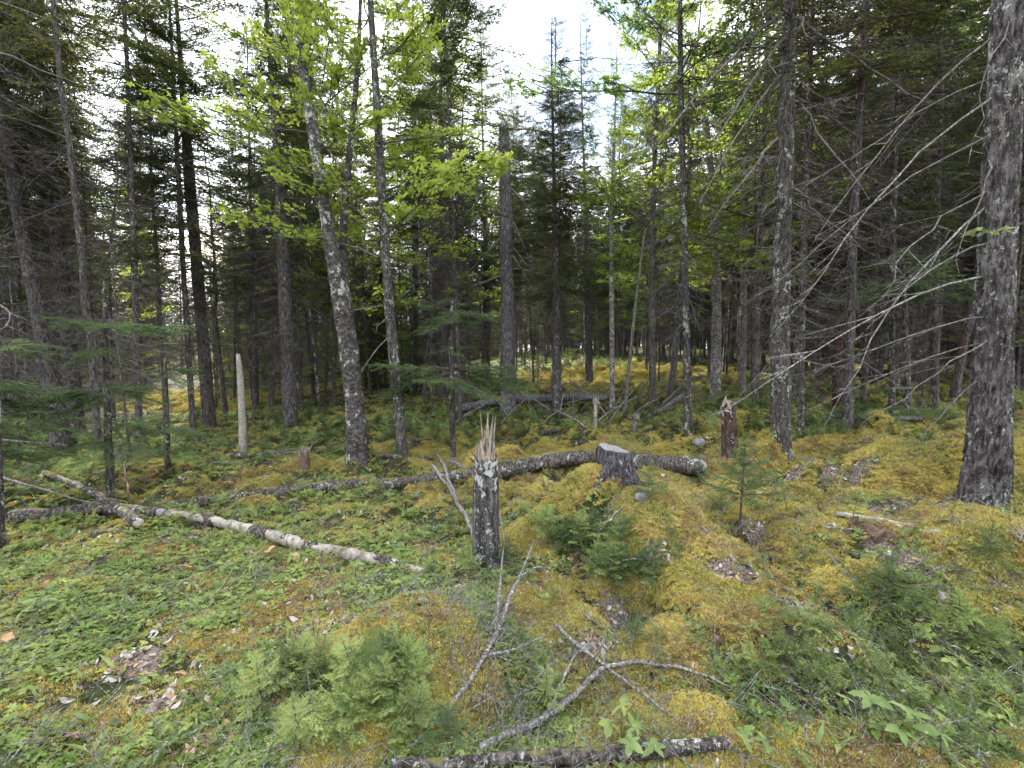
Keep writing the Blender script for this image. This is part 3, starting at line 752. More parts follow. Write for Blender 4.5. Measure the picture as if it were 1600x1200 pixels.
hero('Q', [(1076, 678, 15), (1072, 500, 13), (1068, 300, 11), (1062, 100, 9)], M_bark_lichen, 'slim lichen grey trunk left of the broken lichen stump', H=11, crown=('l', 3), dead=1, name='maple_tree', ndead=4)
hero('R', [(957, 645, 10), (956, 500, 9), (955, 340, 8), (962, 150, 6)], M_bark_pale, 'very thin whitish birch pole right of the centre', H=-75, crown=('l', 1), name='birch_tree', kk=12, cs=.7)
hero('R2', [(975, 650, 7), (984, 560, 6), (996, 450, 5), (1008, 360, 4)], M_dead, 'bare grey sapling leaning right beside the whitish birch pole', cut=True, name='dead_sapling', kk=8, flare=0)
hero('S', [(1252, 682, 14), (1252, 520, 12), (1258, 300, 10), (1266, 100, 8)], M_bark_lichen, 'thin dark stem close behind the white lichen dotted spruce', H=10, crown=('s', 1), dead=1, cs=.8)
hero('S2', [(1310, 640, 20), (1308, 560, 20), (1310, 500, 17), (1311, 486, 14)], bark('red_rot_bark', (.06, .035, .03), (.17, .10, .085), .2, red=.6), 'broken stub of a tree with red rotten bark behind the slim reddish spruce', cut=True, name='broken_tree', cat='dead tree', kk=16, rings=40, jag=.1, flare=.2)
hero('T', [(870, 648, 17), (870, 500, 15), (866, 300, 13), (862, 120, 8)], M_bark_spruce, 'narrow spruce with a pointed top right of the snapped centre trunk', H=-35, crown=('s', 3), dead=2)
hero('T2', [(921, 600, 15), (918, 480, 14), (914, 300, 11), (908, 130, 7)], M_bark_spruce, 'tall slender spruce whose spire stands against the open sky', H=-22, crown=('s', 3), dead=1, cs=.8)
hero('T3', [(690, 620, 15), (692, 480, 15), (694, 330, 13), (690, 180, 10)], M_bark_bg, 'dark spruce trunk behind the young fir left of centre', H=14, crown=('s', 0), dead=0)
hero('T4', [(761, 600, 12), (760, 450, 12), (756, 300, 10), (752, 100, 7)], M_bark_bg, 'dark narrow spruce just left of the snapped centre trunk', H=14, crown=('s', 1), dead=1)
hero('T5', [(1020, 640, 12), (1018, 500, 11), (1020, 300, 9), (1030, 100, 7)], M_bark_bg, 'thin straight maple stem behind the cut stump', H=11, crown=('l', 0), dead=3, name='maple_tree')
hero('T6', [(218, 690, 14), (214, 560, 13), (210, 420, 12), (205, 250, 10)], M_bark_bg, 'slim dark spruce left of the leaning dark trunk', H=12, crown=('s', 4), dead=0, ndead=6)
hero('T7', [(1180, 640, 12), (1184, 480, 11), (1190, 300, 10)], M_bark_bg, 'thin dark trunk between the pale birches and the lichen dotted spruce', H=12, crown=('s', 1), dead=2)
hero('T8', [(1395, 650, 13), (1392, 500, 12), (1396, 300, 10)], M_bark_lichen, 'small lichen grey trunk right of the slim reddish spruce', H=12, crown=('s', 2), dead=0, ndead=4)
hero('T9', [(1462, 640, 15), (1460, 500, 14), (1464, 300, 12)], M_bark_bg, 'dark trunk standing halfway between the reddish spruce and the massive spruce', H=12, crown=('s', 4), dead=1)

# ------------------------------------------------------------------ the stand behind
BG_L = {'s': 'slender dark spruce among the crowded stand in the background', 'l': 'thin leafy broadleaf tree among the crowded stand in the background', 'd': 'bare dead trunk among the crowded stand in the background', 'y': 'low bright green broadleaf sapling between the background trunks'}
BGT = []
def bg_tree(x, y, kind, sd_, gap=True):
    r = np.random.default_rng(sd_); z = gz(x, y)
    t = thing({'s': 'spruce_tree', 'l': 'broadleaf_tree', 'd': 'dead_tree', 'y': 'broadleaf_sapling'}[kind], BG_L[kind], 'tree', (x, y, z), {'s': 'background spruces', 'l': 'background broadleaf trees', 'd': 'background dead trunks', 'y': 'background saplings'}[kind], r.uniform(0, 6.28))
    BGT.append((t, kind, x/y*FPX+800, y))
    t.rotation_euler[0] = r.normal(0, .028); t.rotation_euler[1] = r.normal(0, .028)
    s = r.uniform(.36, .80)
    if kind == 'y':
        tr = obj('trunk', TRUNKS[3], t, scale=(.35, .35, .33)); c = obj('crown', CR_LEAF[int(r.integers(4))], t, scale=(.55, .55, .36)); return
    H = {'s': r.uniform(10, 15.5), 'l': r.uniform(8, 12), 'd': r.uniform(3, 9) if sd_ < 4500 else r.uniform(6, 11)}[kind]
    px_ = x/y*FPX+800
    if 745 < px_ < 985: H = min(H, 1.6-z+y*(545-r.uniform(60, 230))/FPX)
    tr = obj('trunk', TRUNKS[int(r.integers(6))], t, scale=(s, s, H/13*(1.0)))
    if kind == 's': 
        k = int(r.integers(5)); c = obj('crown', CR_SPRUCE[k], t, scale=(r.uniform(.75, 1.15),)*2+(H/H_SPRUCE[k],))
    if kind == 'l':
        k = int(r.integers(4)) if sd_ < 4000 else (0, 2)[sd_ % 2]; c = obj('crown', CR_LEAF[k], t, scale=(r.uniform(.8, 1.15),)*2+(H/H_LEAF[k],))
    if kind != 'l' or r.uniform() < .4:
        c = obj('bare_twigs', DEADL[int(r.integers(4))], t, scale=(r.uniform(.7, 1.1),)*2+(r.uniform(.7, 1.1),)); c['kind'] = 'stuff'; c.rotation_euler[2] = r.uniform(0, 6)
OCC = list(HEROES); nb = 0; tries = 0
rb = np.random.default_rng(21)
def dens(x, y):
    a = math.degrees(math.atan2(x, y))
    if y < 9: return 0
    d = .55 if a < -12 else (.72 if a < 5 else 1.0)
    if 0 < a < 12 and y < 15: d *= .3
    if -42 < a < -20 and y > 17: d *= .55
    return d
while nb < 325 and tries < 20000:
    tries += 1
    Y = 9.3+27*rb.uniform()**.75; X = rb.uniform(-1.22, 1.22)*Y
    a = X/Y*FPX+800
    if rb.uniform() > dens(X, Y) or in_opening(X, Y): continue
    if min((X-q_)**2+(Y-b)**2 for q_, b in OCC) < (.50+.011*Y)**2: continue
    u = rb.uniform()
    lz = .22 if (450 < a < 780 or 980 < a < 1190) else .07
    if a < 250: lz = .12
    if Y < 12 and 620 < a < 700: continue
    if Y < 13.5 and 1000 < a < 1200: continue
    if Y < 17 and 735 < a < 850: continue
    ud = .24 if a < 480 else .10; kind = 'd' if u < ud else ('l' if u < ud+lz else ('y' if u < ud+.06+lz else 's'))
    bg_tree(X, Y, kind, 3000+nb); OCC.append((X, Y)); nb += 1
for i, (px, Y, kk_) in enumerate(((1048, 10.5, 'l'), (1178, 9.6, 'l'), (1110, 12.5, 'l'), (1130, 17, 'l'), (690, 12.5, 'l'), (520, 13, 'l'), (1010, 17, 'l'))):
    bg_tree((px-800)/FPX*Y, Y, kk_, 4000+i)
for i in range(9):
    px = 752+14*i+rb.uniform(-3, 3); Y = rb.uniform(17, 27); bg_tree((px-800)/FPX*Y, Y, 's', 4400+i); OCC.append(((px-800)/FPX*Y, Y))
nd = 0
for q_ in range(900):
    px = rb.choice([rb.uniform(30, 450), rb.uniform(570, 740), rb.uniform(860, 1190), rb.uniform(1240, 1500)]); Y = rb.uniform(9, 19); X = (px-800)/FPX*Y
    if in_opening(X, Y) or min((X-a_)**2+(Y-b_)**2 for a_, b_ in OCC) < .38**2: continue
    bg_tree(X, Y, 'd', 4500+nd); OCC.append((X, Y)); nd += 1
    if nd >= 42: break
# trees just outside the frame whose boughs reach in and shade the sides
for i, (X, Y) in enumerate(((-8.2, 5.6), (-6.9, 7.6), (8.8, 5.2), (8.2, 7.6), (-9.5, 9))):
    bg_tree(X, Y, 's', 5000+i); OCC.append((X, Y))
print('bg trees', nb, tries)

# each background tree is told by its place between two of the trees named above
SHORT = sorted([(-4, 'left edge trunk'), (88, 'thick left pair'), (320, 'leaning dark trunk'), (379, 'pale peeled snag'), (450, 'straight grey spruce'), (548, 'two stemmed birch'), (622, 'speckled thin tree'), (706, 'young fir'), (793, 'snapped centre trunk'),
                (870, 'narrow pointed spruce'), (957, 'thin whitish birch'), (1020, 'thin maple stem'), (1118, 'dead leaning birch'), (1219, 'lichen dotted spruce'), (1326, 'slim reddish spruce'), (1395, 'small grey trunk'), (1550, 'massive right spruce')])
ORD = 'first second third fourth fifth sixth seventh eighth ninth tenth eleventh twelfth thirteenth fourteenth fifteenth sixteenth seventeenth eighteenth nineteenth twentieth'.split()+['twenty-first', 'twenty-second', 'twenty-third', 'twenty-fourth', 'twenty-fifth', 'twenty-sixth', 'twenty-seventh', 'twenty-eighth', 'twenty-ninth', 'thirtieth']
ORD += ['%s-%s' % (t_, u_) for t_ in ('thirty', 'forty') for u_ in ORD[:9]]
KN = {'s': 'background spruce', 'l': 'background broadleaf tree', 'd': 'bare background tree', 'y': 'leafy background sapling'}
import collections
bins = collections.defaultdict(list)
for t, kind, px, y in BGT:
    i = sum(px > s[0] for s in SHORT); bins[(kind, i)].append((px, t))
for (kind, i), lst in bins.items():
    lst.sort(key=lambda q: q[0])
    a = SHORT[i-1][1] if i > 0 else None; b = SHORT[i][1] if i < len(SHORT) else None
    for k, (px, t) in enumerate(lst):
        o = ORD[k] if k < 48 else 'further'
        t['label'] = ('%s %s from the left between %s and %s' % (o, KN[kind], a, b)) if a and b else ('%s %s right of the %s' % (o, KN[kind], a) if a else '%s %s left of the %s' % (o, KN[kind], b))
# small dead firs whose bare twigs tangle under the trees at the left
for i, (px, py, h, lab) in enumerate(((205, 720, .50, 'dead bare fir sapling behind the crossing logs'), (262, 690, .55, 'tangle of bare twigs on a dead fir before the leaning dark trunk'), (150, 690, .5, 'dead fir sapling with grey bare twigs close to the thick left pair'),
        (30, 730, .45, 'bare dead fir sapling by the left edge'), (340, 640, .5, 'bare twiggy dead fir behind the pale peeled snag'), (500, 640, .45, 'twiggy dead fir left of the two stemmed birch'), (840, 600, .5, 'bare dead fir behind the brush pile'), (1110, 610, .45, 'twiggy dead fir behind the broken lichen stump'), (1440, 640, .55, 'dead fir full of bare grey twigs in the shade left of the massive spruce'), (1280, 620, .5, 'bare twiggy fir in the shade right of the lichen dotted spruce'))):
    g = gnd(px, py); t = thing('dead_fir_sapling', lab, 'dead tree', tuple(g), None, i*1.3); obj('trunk', TRUNKS[3], t, scale=(.4, .4, h*.55)); c = obj('bare_twigs', DEADL[i % 4], t, scale=(h*1.3, h*1.3, h*.75), loc=(0, 0, -.3)); c['kind'] = 'stuff'
# ------------------------------------------------------------------ scatter (only for what nobody could count)
def proto_col(name, meshes):
    c = bpy.data.collections.new(name)
    for i, m in enumerate(meshes):
        o = bpy.data.objects.new('%s_%02d' % (name, i), m); c.objects.link(o)
    return c
def scatter(name, P, E, S_, I, cols):
    me = bpy.data.meshes.new(name); n = len(P); me.vertices.add(n); me.vertices.foreach_set('co', np.asarray(P, np.float32).ravel())
    a = me.attributes.new('rot', 'FLOAT_VECTOR', 'POINT'); a.data.foreach_set('vector', np.asarray(E, np.float32).ravel())
    a = me.attributes.new('scl', 'FLOAT_VECTOR', 'POINT'); S_ = np.asarray(S_, np.float32); S_ = np.repeat(S_[:, None], 3, 1) if S_.ndim == 1 else S_
    a.data.foreach_set('vector', S_.ravel())
    for j, ii in enumerate(I):
        a = me.attributes.new('idx%d' % j, 'INT', 'POINT'); a.data.foreach_set('value', np.asarray(ii, np.int32))
    o = obj(name, me); o['kind'] = 'stuff'
    g = bpy.data.node_groups.new(name, 'GeometryNodeTree')
    g.interface.new_socket('Geometry', in_out='INPUT', socket_type='NodeSocketGeometry'); g.interface.new_socket('Geometry', in_out='OUTPUT', socket_type='NodeSocketGeometry')
    N = g.nodes; Lk = g.links.new; gi = N.new('NodeGroupInput'); go = N.new('NodeGroupOutput'); jn = N.new('GeometryNodeJoinGeometry')
    def na(nm, ty):
        q = N.new('GeometryNodeInputNamedAttribute'); q.data_type = ty; q.inputs[0].default_value = nm; return q.outputs[0]
    er = N.new('FunctionNodeEulerToRotation'); Lk(na('rot', 'FLOAT_VECTOR'), er.inputs[0]); sc = na('scl', 'FLOAT_VECTOR')
    for j, c in enumerate(cols):
        ci = N.new('GeometryNodeCollectionInfo'); ci.inputs['Collection'].default_value = c; ci.inputs['Separate Children'].default_value = True; ci.inputs['Reset Children'].default_value = True
        ip = N.new('GeometryNodeInstanceOnPoints'); Lk(gi.outputs[0], ip.inputs['Points']); Lk(ci.outputs[0], ip.inputs['Instance']); ip.inputs['Pick Instance'].default_value = True
        Lk(na('idx%d' % j, 'INT'), ip.inputs['Instance Index']); Lk(er.outputs[0], ip.inputs['Rotation']); Lk(sc, ip.inputs['Scale']); Lk(ip.outputs[0], jn.inputs[0])
    Lk(jn.outputs[0], go.inputs[0])
    md = o.modifiers.new('scatter', 'NODES'); md.node_group = g
    return o
def polar(n, r0, r1, half=54, r=rng, power=0.0):
    u = r.uniform(0, 1, n); rad = r0*(r1/r0)**u if power == 0 else (r0**power+(r1**power-r0**power)*u)**(1/power)
    th = R_(half)*r.uniform(-1, 1, n); return np.stack([rad*np.sin(th), rad*np.cos(th)], 1)

# far woods: the same kinds of tree, thousands of square metres of them, one mass
rf = np.random.default_rng(31); Pf = []
xy = np.concatenate([polar(3000, 33, 95, 60, rf, 1.2), polar(850, 17, 34, 55, rf, 1.3)]); ang = np.degrees(np.arctan2(xy[:, 0], xy[:, 1]))
keep = rf.uniform(0, 1, len(xy)) < np.where(ang < -10, .33, np.where(ang < 6, .5, .68))*np.where((ang > -42) & (ang < -20), .6, 1)
keep &= ~np.array([in_opening(a, b) for a, b in xy]); xy = xy[keep]; n = len(xy); kf = rf.uniform(0, 1, n)
isl = kf < .26
P = np.stack([xy[:, 0], xy[:, 1], Hh(xy[:, 0], xy[:, 1])-.1], 1); E = np.stack([rf.normal(0, .03, n), rf.normal(0, .03, n), rf.uniform(0, 6.28, n)], 1)
nr = np.hypot(xy[:, 0], xy[:, 1]) < 34; w_ = np.where(nr, rf.uniform(.35, .8, n), rf.uniform(.7, 1.3, n)); S_ = np.stack([w_, w_, np.where(nr, rf.uniform(.6, 1.0, n), rf.uniform(.8, 1.25, n))], 1); gap = (np.abs(xy[:, 0]/xy[:, 1]*FPX+65) < 0) | ((xy[:, 0]/xy[:, 1]*FPX+800 > 745) & (xy[:, 0]/xy[:, 1]*FPX+800 < 985)); S_[gap, 2] = np.minimum(S_[gap, 2], (1.0+xy[gap, 1]*.52)/14); S_[isl, 2] *= rf.uniform(.3, 1, isl.sum())
ci = np.where(isl, 5+rf.integers(0, 4, n), rf.integers(0, 5, n))
FARW = lambda: scatter('far_woods', P, E, S_, [ci, rf.integers(0, 6, n), rf.integers(0, 4, n)],
        [proto_col('far_crown', CR_SPRUCE+CR_LEAF), proto_col('far_trunk', TRUNKS), proto_col('far_twig', DEADL)])
# the same stand closes in behind the viewer
rb2 = np.random.default_rng(77); n2 = 150; rr_ = np.sqrt(rb2.uniform(5.5**2, 34**2, n2)); aa = rb2.uniform(R_(75), R_(285), n2); xb = rr_*np.sin(aa); yb = rr_*np.cos(aa)
kx = ~((np.abs(xb) > 7) & (yb > -1)); xb, yb = xb[kx], yb[kx]; n2 = len(xb)
xy = np.concatenate([xy, np.stack([xb, yb], 1)]); P = np.concatenate([P, np.stack([xb, yb, Hh(xb, yb)-.1], 1)]); E = np.concatenate([E, np.stack([xb*0, xb*0, rb2.uniform(0, 6, n2)], 1)]); w2 = rb2.uniform(.8, 1.1, n2)
S_ = np.concatenate([S_, np.stack([w2, w2, w2], 1)]); ci = np.concatenate([ci, rb2.integers(0, 9, n2)]); n = len(xy); FARW()
print('far trees', n)
xy = np.concatenate([polar(420, 17, 60, 58, rf, 1.3), polar(300, 34, 90, 60, rf, 1.3), polar(520, 62, 98, 60, rf, 1.3)]); ang = np.degrees(np.arctan2(xy[:, 0], xy[:, 1])); k = rf.uniform(0, 1, len(xy)) < np.where((ang < -4) | (xy[:, 1] > 62*np.cos(np.radians(ang))), .9, .28); k &= ~np.array([in_opening(a, b) for a, b in xy]); xy = xy[k]; n = len(xy)
hs = rf.uniform(.22, .5, n)*(1+.7*sstep(50, 65, np.hypot(xy[:, 0], xy[:, 1]))); P = np.stack([xy[:, 0], xy[:, 1], Hh(xy[:, 0], xy[:, 1])-hs*2.6], 1); E = np.stack([rf.normal(0, .05, n), rf.normal(0, .05, n), rf.uniform(0, 6.28, n)], 1)
scatter('thicket', P, E, np.stack([hs*1.9, hs*1.9, hs], 1), [np.where(rf.uniform(0, 1, n) < .62, 5+rf.integers(0, 4, n), rf.integers(0, 5, n))], [proto_col('thicket_crown', CR_SPRUCE+CR_LEAF)])

# ------------------------------------------------------------------ fallen logs, sticks
def on_ground(px, py, w, lift=0.0, embed=.15):
    g = gnd(px, py+w*.5); r = w*g[1]/FPX/2
    return np.array([g[0], g[1]+r*.3, g[2]+r*(1-embed)*1.0+lift]), r
def log(name, pts, mat, label, cat='log', k=18, rings=90, seed=0, group=None, disp=.10, ends=None, lifts=None, fs=14):
    W_ = []; Rr = []
    for i, (px, py, w) in enumerate(pts):
        p, r = on_ground(px, py, w, 0 if lifts is None else lifts[i]); W_.append(p); Rr.append(r)
    W_ = np.array(W_); base = W_.mean(0)
    t = thing(name, label, cat, tuple(base), group)
    P = smooth_path(W_, rings); s = np.linspace(0, 1, rings); sl = np.linspace(0, 1, len(Rr))
    ln = np.concatenate([[0], np.cumsum(np.linalg.norm(np.diff(W_, axis=0), axis=1))]); rad = np.interp(s, ln/ln[-1], Rr)
    P[:, 2] += fbm(s*8+seed, s*0, o=2, s=seed)*rad*.25
    def dsp(p, rr, an):
        return rr*(disp*fbm(p[..., 0]*fs, p[..., 1]*fs, p[..., 2]*fs, o=3, s=seed)*1.6+.12*fbm(p[..., 0]*3, p[..., 1]*3, p[..., 2]*3+1, o=1, s=seed+3))
    v, tt = tube(P-base, rad, k, disp=dsp)
    r = np.random.default_rng(seed)
    ax0 = norm(P[1]-P[0]); ax1 = norm(P[-1]-P[-2])
    v[:k] += ax0*(r.uniform(-1, 1, k)*rad[0]*.5)[:, None]; v[(rings-1)*k:rings*k] += ax1*(r.uniform(-1, 1, k)*rad[-1]*.5)[:, None]
    obj('trunk', mesh_from('trunk', v, tt, mat), t)
    for (e, P_, rd, ax) in ((0, P[0], rad[0], -ax0), (1, P[-1], rad[-1], ax1)):
        if ends and ends[e]:
            vv, t2 = tube([P_-base-ax*rd*.1, P_-base+ax*rd*.12, P_-base+ax*rd*(.5+.3*r.uniform())], [rd*.93, rd*.86, rd*.25], 9, disp=lambda p, rr, an: rr*.3*fbm(p[..., 0]*60, p[..., 1]*60, p[..., 2]*60, o=2, s=5))
            obj('broken_end', mesh_from('broken_end', vv, t2, ends[e]), t)
    return t, P, rad
log('fallen_log', [(195, 800, 15), (300, 781, 17), (400, 772, 19), (430, 770, 22), (500, 758, 22), (600, 752, 20), (700, 744, 22), (800, 731, 25), (860, 720, 24), (930, 716, 21)], M_bark_log,
    'long lichen crusted fallen log running behind the splintered snag to the sawn stump', seed=3, ends=(M_greywood, None), rings=200, k=22, disp=.22, lifts=(-.03, -.03, -.04, -.02, -.03, -.04, -.01, 0, 0, 0))
log('fallen_log', [(985, 718, 26), (1040, 722, 28), (1096, 728, 30)], M_bark_log, 'short lichen spotted log lying from the right side of the sawn stump', seed=5, ends=(None, M_palewood), k=20)
tl, Pl, rl = log('fallen_log', [(262, 802, 15), (330, 812, 16), (400, 828, 18), (470, 848, 19), (540, 862, 18), (610, 876, 17), (662, 890, 14)], M_palewood, 'pale peeled log slanting down to the right across the leafy ground on the left', seed=8, ends=(M_greywood, M_greywood), rings=120, disp=.16, lifts=(0, -.01, -.02, -.01, -.02, -.02, -.03))
for (f, l_) in ((.12, .2), (.36, .2), (.50, .36), (.72, .2), (.84, .24)):   # bark still clinging
    i0 = int(f*119); i1 = min(119, int((f+l_*.5)*119)); b0 = np.array(tl.location)
    v, t = tube(Pl[i0:i1]-b0, rl[i0:i1]*1.06, 18, cap=False, disp=lambda p, rr, an: rr*.14*fbm(p[..., 0]*22, p[..., 1]*22, p[..., 2]*22, o=3, s=2))
    k_ = 18; tri_c = v[t].mean(1); keepf = fbm(tri_c[:, 0]*9, tri_c[:, 1]*9, tri_c[:, 2]*9, o=2, s=7) > -.05
    obj('clinging_bark', mesh_from('clinging_bark', v, t[keepf], M_bark_log), tl)
log('fallen_log', [(66, 738, 9), (130, 762, 12), (180, 790, 16), (215, 818, 18)], M_bark_log, 'thick short log with pale bark crossing the others at the far left', seed=11, ends=(M_greywood, M_greywood))
log('fallen_log', [(20, 808, 20), (90, 802, 20), (150, 792, 18), (250, 800, 18)], M_bark_log, 'dark lichen log lying level beneath the crossing logs at the far left', seed=12, ends=(None, M_greywood))
log('fallen_log', [(58, 752, 9), (110, 745, 8), (165, 738, 7)], M_bark_log, 'thin lichen branch above the crossing logs at the far left', seed=13, cat='branch', k=10)
log('fallen_log', [(362, 712, 8), (410, 711, 9), (465, 708, 10)], M_bark_log, 'short grey log lying left of the small torn red stump', seed=14, ends=(M_palewood, M_greywood), k=12)
log('fallen_log', [(590, 712, 9), (630, 715, 9), (672, 718, 9)], M_bark_log, 'thin broken log at the foot of the thin speckled tree', seed=15, ends=(M_palewood, M_palewood), k=12)
log('fallen_log', [(812, 680, 6), (840, 677, 9), (870, 673, 9)], M_bark_log, 'small lichen log piece on the moss right of the snapped centre trunk', seed=16, ends=(M_palewood, M_palewood), k=12)
log('fallen_log', [(715, 642, 12), (770, 634, 13), (850, 631, 14), (905, 632, 13), (950, 636, 10)], M_bark_snag, 'big grey fallen trunk lying behind the snapped centre trunk', seed=17, ends=(M_greywood, None), k=16, lifts=(.05, .12, .15, .2, .2))
log('fallen_log', [(575, 690, 5), (630, 688, 6), (682, 687, 6)], M_bark_log, 'thin dark pole on the moss behind the thin speckled tree', seed=18, k=8)
log('fallen_log', [(1005, 655, 6), (1040, 645, 7), (1075, 630, 8)], M_bark_snag, 'grey leaning pole right of the brush pile', seed=19, k=8, lifts=(0, .1, .25))
log('fallen_log', [(612, 1206, 18), (700, 1202, 21), (800, 1197, 22), (900, 1190, 24), (1000, 1183, 24), (1080, 1178, 23), (1136, 1172, 20)], M_bark_log, 'straight lichen covered pole lying across the bottom edge', seed=20, ends=(None, M_palewood), rings=140, k=24, disp=.07, fs=30, lifts=(.02,)*7)
log('weathered_plank', [(1308, 803, 7), (1370, 812, 9), (1420, 822, 9), (1468, 832, 8)], M_cutwood, 'grey weathered strip of wood on the yellow moss at right', 'wood', seed=21, ends=(None, M_palewood), k=10, disp=.25)
log('rotten_log', [(1335, 815, 14), (1375, 828, 18), (1415, 845, 14)], M_rotwood, 'crumbling reddish rotten wood below the grey weathered strip', 'rotten wood', seed=22, k=18, disp=1.1, fs=26, lifts=(-.03,)*3)
log('rotten_log', [(1420, 850, 6), (1440, 875, 7), (1458, 905, 6)], M_rotwood, 'narrow rotten log slipping into the litter hollow at right', 'rotten wood', seed=23, k=12, disp=.3, fs=30)
log('fallen_log', [(1440, 762, 5), (1330, 752, 5), (1240, 742, 4)], M_stick, 'long thin bare stick on the moss left of the massive spruce', 'stick', seed=24, k=6)
log('fallen_log', [(1300, 655, 7), (1360, 662, 8), (1440, 660, 7)], M_bark_bg, 'dark fallen pole among the shaded undergrowth at right', seed=25, k=8, lifts=(.05,)*3)

def stick(pts, label, lift=None, forks=(), mat=None, seed=0, group=None, name='dead_branch', k=7):
    W_, Rr = [], []
    for i, q in enumerate(pts):
        px, py, w = q[:3]; w *= .74; p, r = on_ground(px, py, w, (q[3] if len(q) > 3 else .015)); W_.append(p); Rr.append(r)
    W_ = np.array(W_); base = W_.mean(0); t = thing(name, label, 'branch', tuple(base), group); r_ = np.random.default_rng(seed)
    n = 14*len(pts); P = smooth_path(W_, n); rad = np.interp(np.linspace(0, 1, n), np.linspace(0, 1, len(Rr)), Rr)
    P = P+np.stack([fbm(np.linspace(0, 9, n)+seed, np.zeros(n)+j*5, o=3, s=seed) for j in range(3)], 1)*rad.mean()*1.3
    v, tt = tube(P-base, rad, k, disp=lambda p, rr, an: rr*.3*fbm(p[..., 0]*50, p[..., 1]*50, p[..., 2]*50, o=2, s=seed)); obj('stem', mesh_from('stem', v, tt, mat or M_stick), t)
    for f in forks:
        V = []; R2 = []
        for q in f:
            p, r = on_ground(q[0], q[1], q[2]*.74, q[3] if len(q) > 3 else .02); V.append(p); R2.append(r)
        V = np.array(V); V[0] = P[np.argmin(np.linalg.norm(P-V[0], axis=1))]; n2 = 12*len(f); Q = smooth_path(V, n2)
        rd = np.interp(np.linspace(0, 1, n2), np.linspace(0, 1, len(R2)), R2); Q = Q+np.stack([fbm(np.linspace(0, 7, n2)+seed+3, np.zeros(n2)+j*5, o=3, s=seed) for j in range(3)], 1)*rd.mean()*1.2
        v, tt = tube(Q-base, rd, 6); obj('fork', mesh_from('fork', v, tt, mat or M_stick), t)
    # fine twigs
    B = Buf(); m = int(n*.5); i = r_.integers(n//4, n, m); d = norm(r_.normal(0, 1, (m, 3))*np.array([1, 1, .5])+[0, 0, .25]); l = r_.uniform(.03, .16, m)[:, None]
    a = P[i]-base; b = a+d*l; c = b+norm(d+r_.normal(0, .5, (m, 3)))*l*.7
    v, tt = segs(np.concatenate([a, b]), np.concatenate([b, c]), .0016, .0008); B.add(v, tt)
    o = obj('twigs', bmesh_of('twigs', B, mat or M_stick), t); o['kind'] = 'stuff'
    return t
stick([(610, 1200, 8, .0), (680, 1140, 11), (740, 1075, 11, .05), (775, 1020, 9, .08), (800, 950, 7, .1), (820, 905, 5, .1), (835, 870, 3, .12)], 'long forked grey branch rising from the bottom edge towards the seedlings',
      forks=[[(690, 1128, 8), (750, 1108, 6), (770, 1060, 4, .04), (775, 1040, 3, .05)], [(760, 1050, 7, .06), (800, 1035, 6, .06), (845, 1010, 4, .05)], [(776, 1010, 6, .08), (780, 940, 5, .1), (790, 880, 3, .14), (778, 820, 2, .2)], [(808, 930, 5, .1), (835, 912, 4, .12), (862, 912, 3, .1)]], seed=1)
stick([(745, 1178, 15, .02), (820, 1150, 16, .04), (890, 1110, 14, .05), (940, 1065, 11, .06), (990, 1047, 9, .05), (1060, 1052, 7, .04), (1128, 1075, 5, .03)], 'smooth curved grey branch arching over the moss at bottom centre',
      forks=[[(865, 1155, 7, .03), (870, 1110, 7, .07), (888, 1060, 6, .06), (900, 1035, 5, .05), (925, 1018, 4, .04)]], seed=2)
stick([(868, 990, 9, .06), (905, 1030, 8, .06), (950, 1060, 7, .05), (1000, 1095, 5, .04), (1062, 1140, 4, .03)], 'straight grey stick crossing the curved branch at bottom centre', seed=3)
stick([(760, 902, 6, .0), (745, 850, 9, .02), (720, 800, 9, .06), (695, 765, 8, .1), (675, 742, 6, .14)], 'bleached forked stick leaning on the log left of the splintered snag', forks=[[(712, 788, 7, .08), (696, 752, 6, .15), (685, 730, 4, .18)]], seed=4)
stick([(700, 730, 8, .1), (735, 740, 8, .06), (752, 750, 6, .05)], 'short broken branch stub beside the splintered snag', seed=5)
stick([(20, 1012, 7), (100, 985, 6), (160, 968, 5)], 'dark twig lying on the herbs near the left edge', seed=6, mat=M_dead)
stick([(560, 925, 5), (575, 910, 6, .02), (600, 902, 4)], 'small hooked twig below the pale peeled log', seed=7)
stick([(0, 760, 5, .1), (60, 775, 5, .1), (130, 795, 4, .08), (180, 800, 3, .05)], 'long pale twig reaching in from the left edge', seed=8)
stick([(205, 800, 4.5, .0), (198, 770, 4, .12), (195, 735, 2.5, .28)], 'upright reddish dead stem beside the crossing logs', seed=9, mat=M_rotwood)
stick([(1110, 870, 4), (1130, 860, 5), (1095, 826, 6)], 'short bent stick beside the small lone fir seedling', seed=10)
stick([(1245, 800, 3), (1290, 830, 3), (1330, 830, 3)], 'thin twig on the moss between the seedling and the rotten wood', seed=12)
stick([(1590, 850, 7, .0), (1591, 866, 8, .1), (1592, 880, 7, .18)], 'short bleached peg of wood standing near the right edge', seed=13, mat=M_palewood)
stick([(980, 790, 4), (960, 815, 5, .05), (925, 850, 4, .03)], 'thin twig caught in the seedlings below the mossy mound', seed=14)
rs = np.random.default_rng(29)
spots = sorted([(rs.uniform(10, 560), rs.uniform(655, 770)) for _ in range(15)]+[(rs.uniform(620, 1500), rs.uniform(650, 735)) for _ in range(13)]+[(rs.uniform(60, 1500), rs.uniform(880, 1100)) for _ in range(9)])
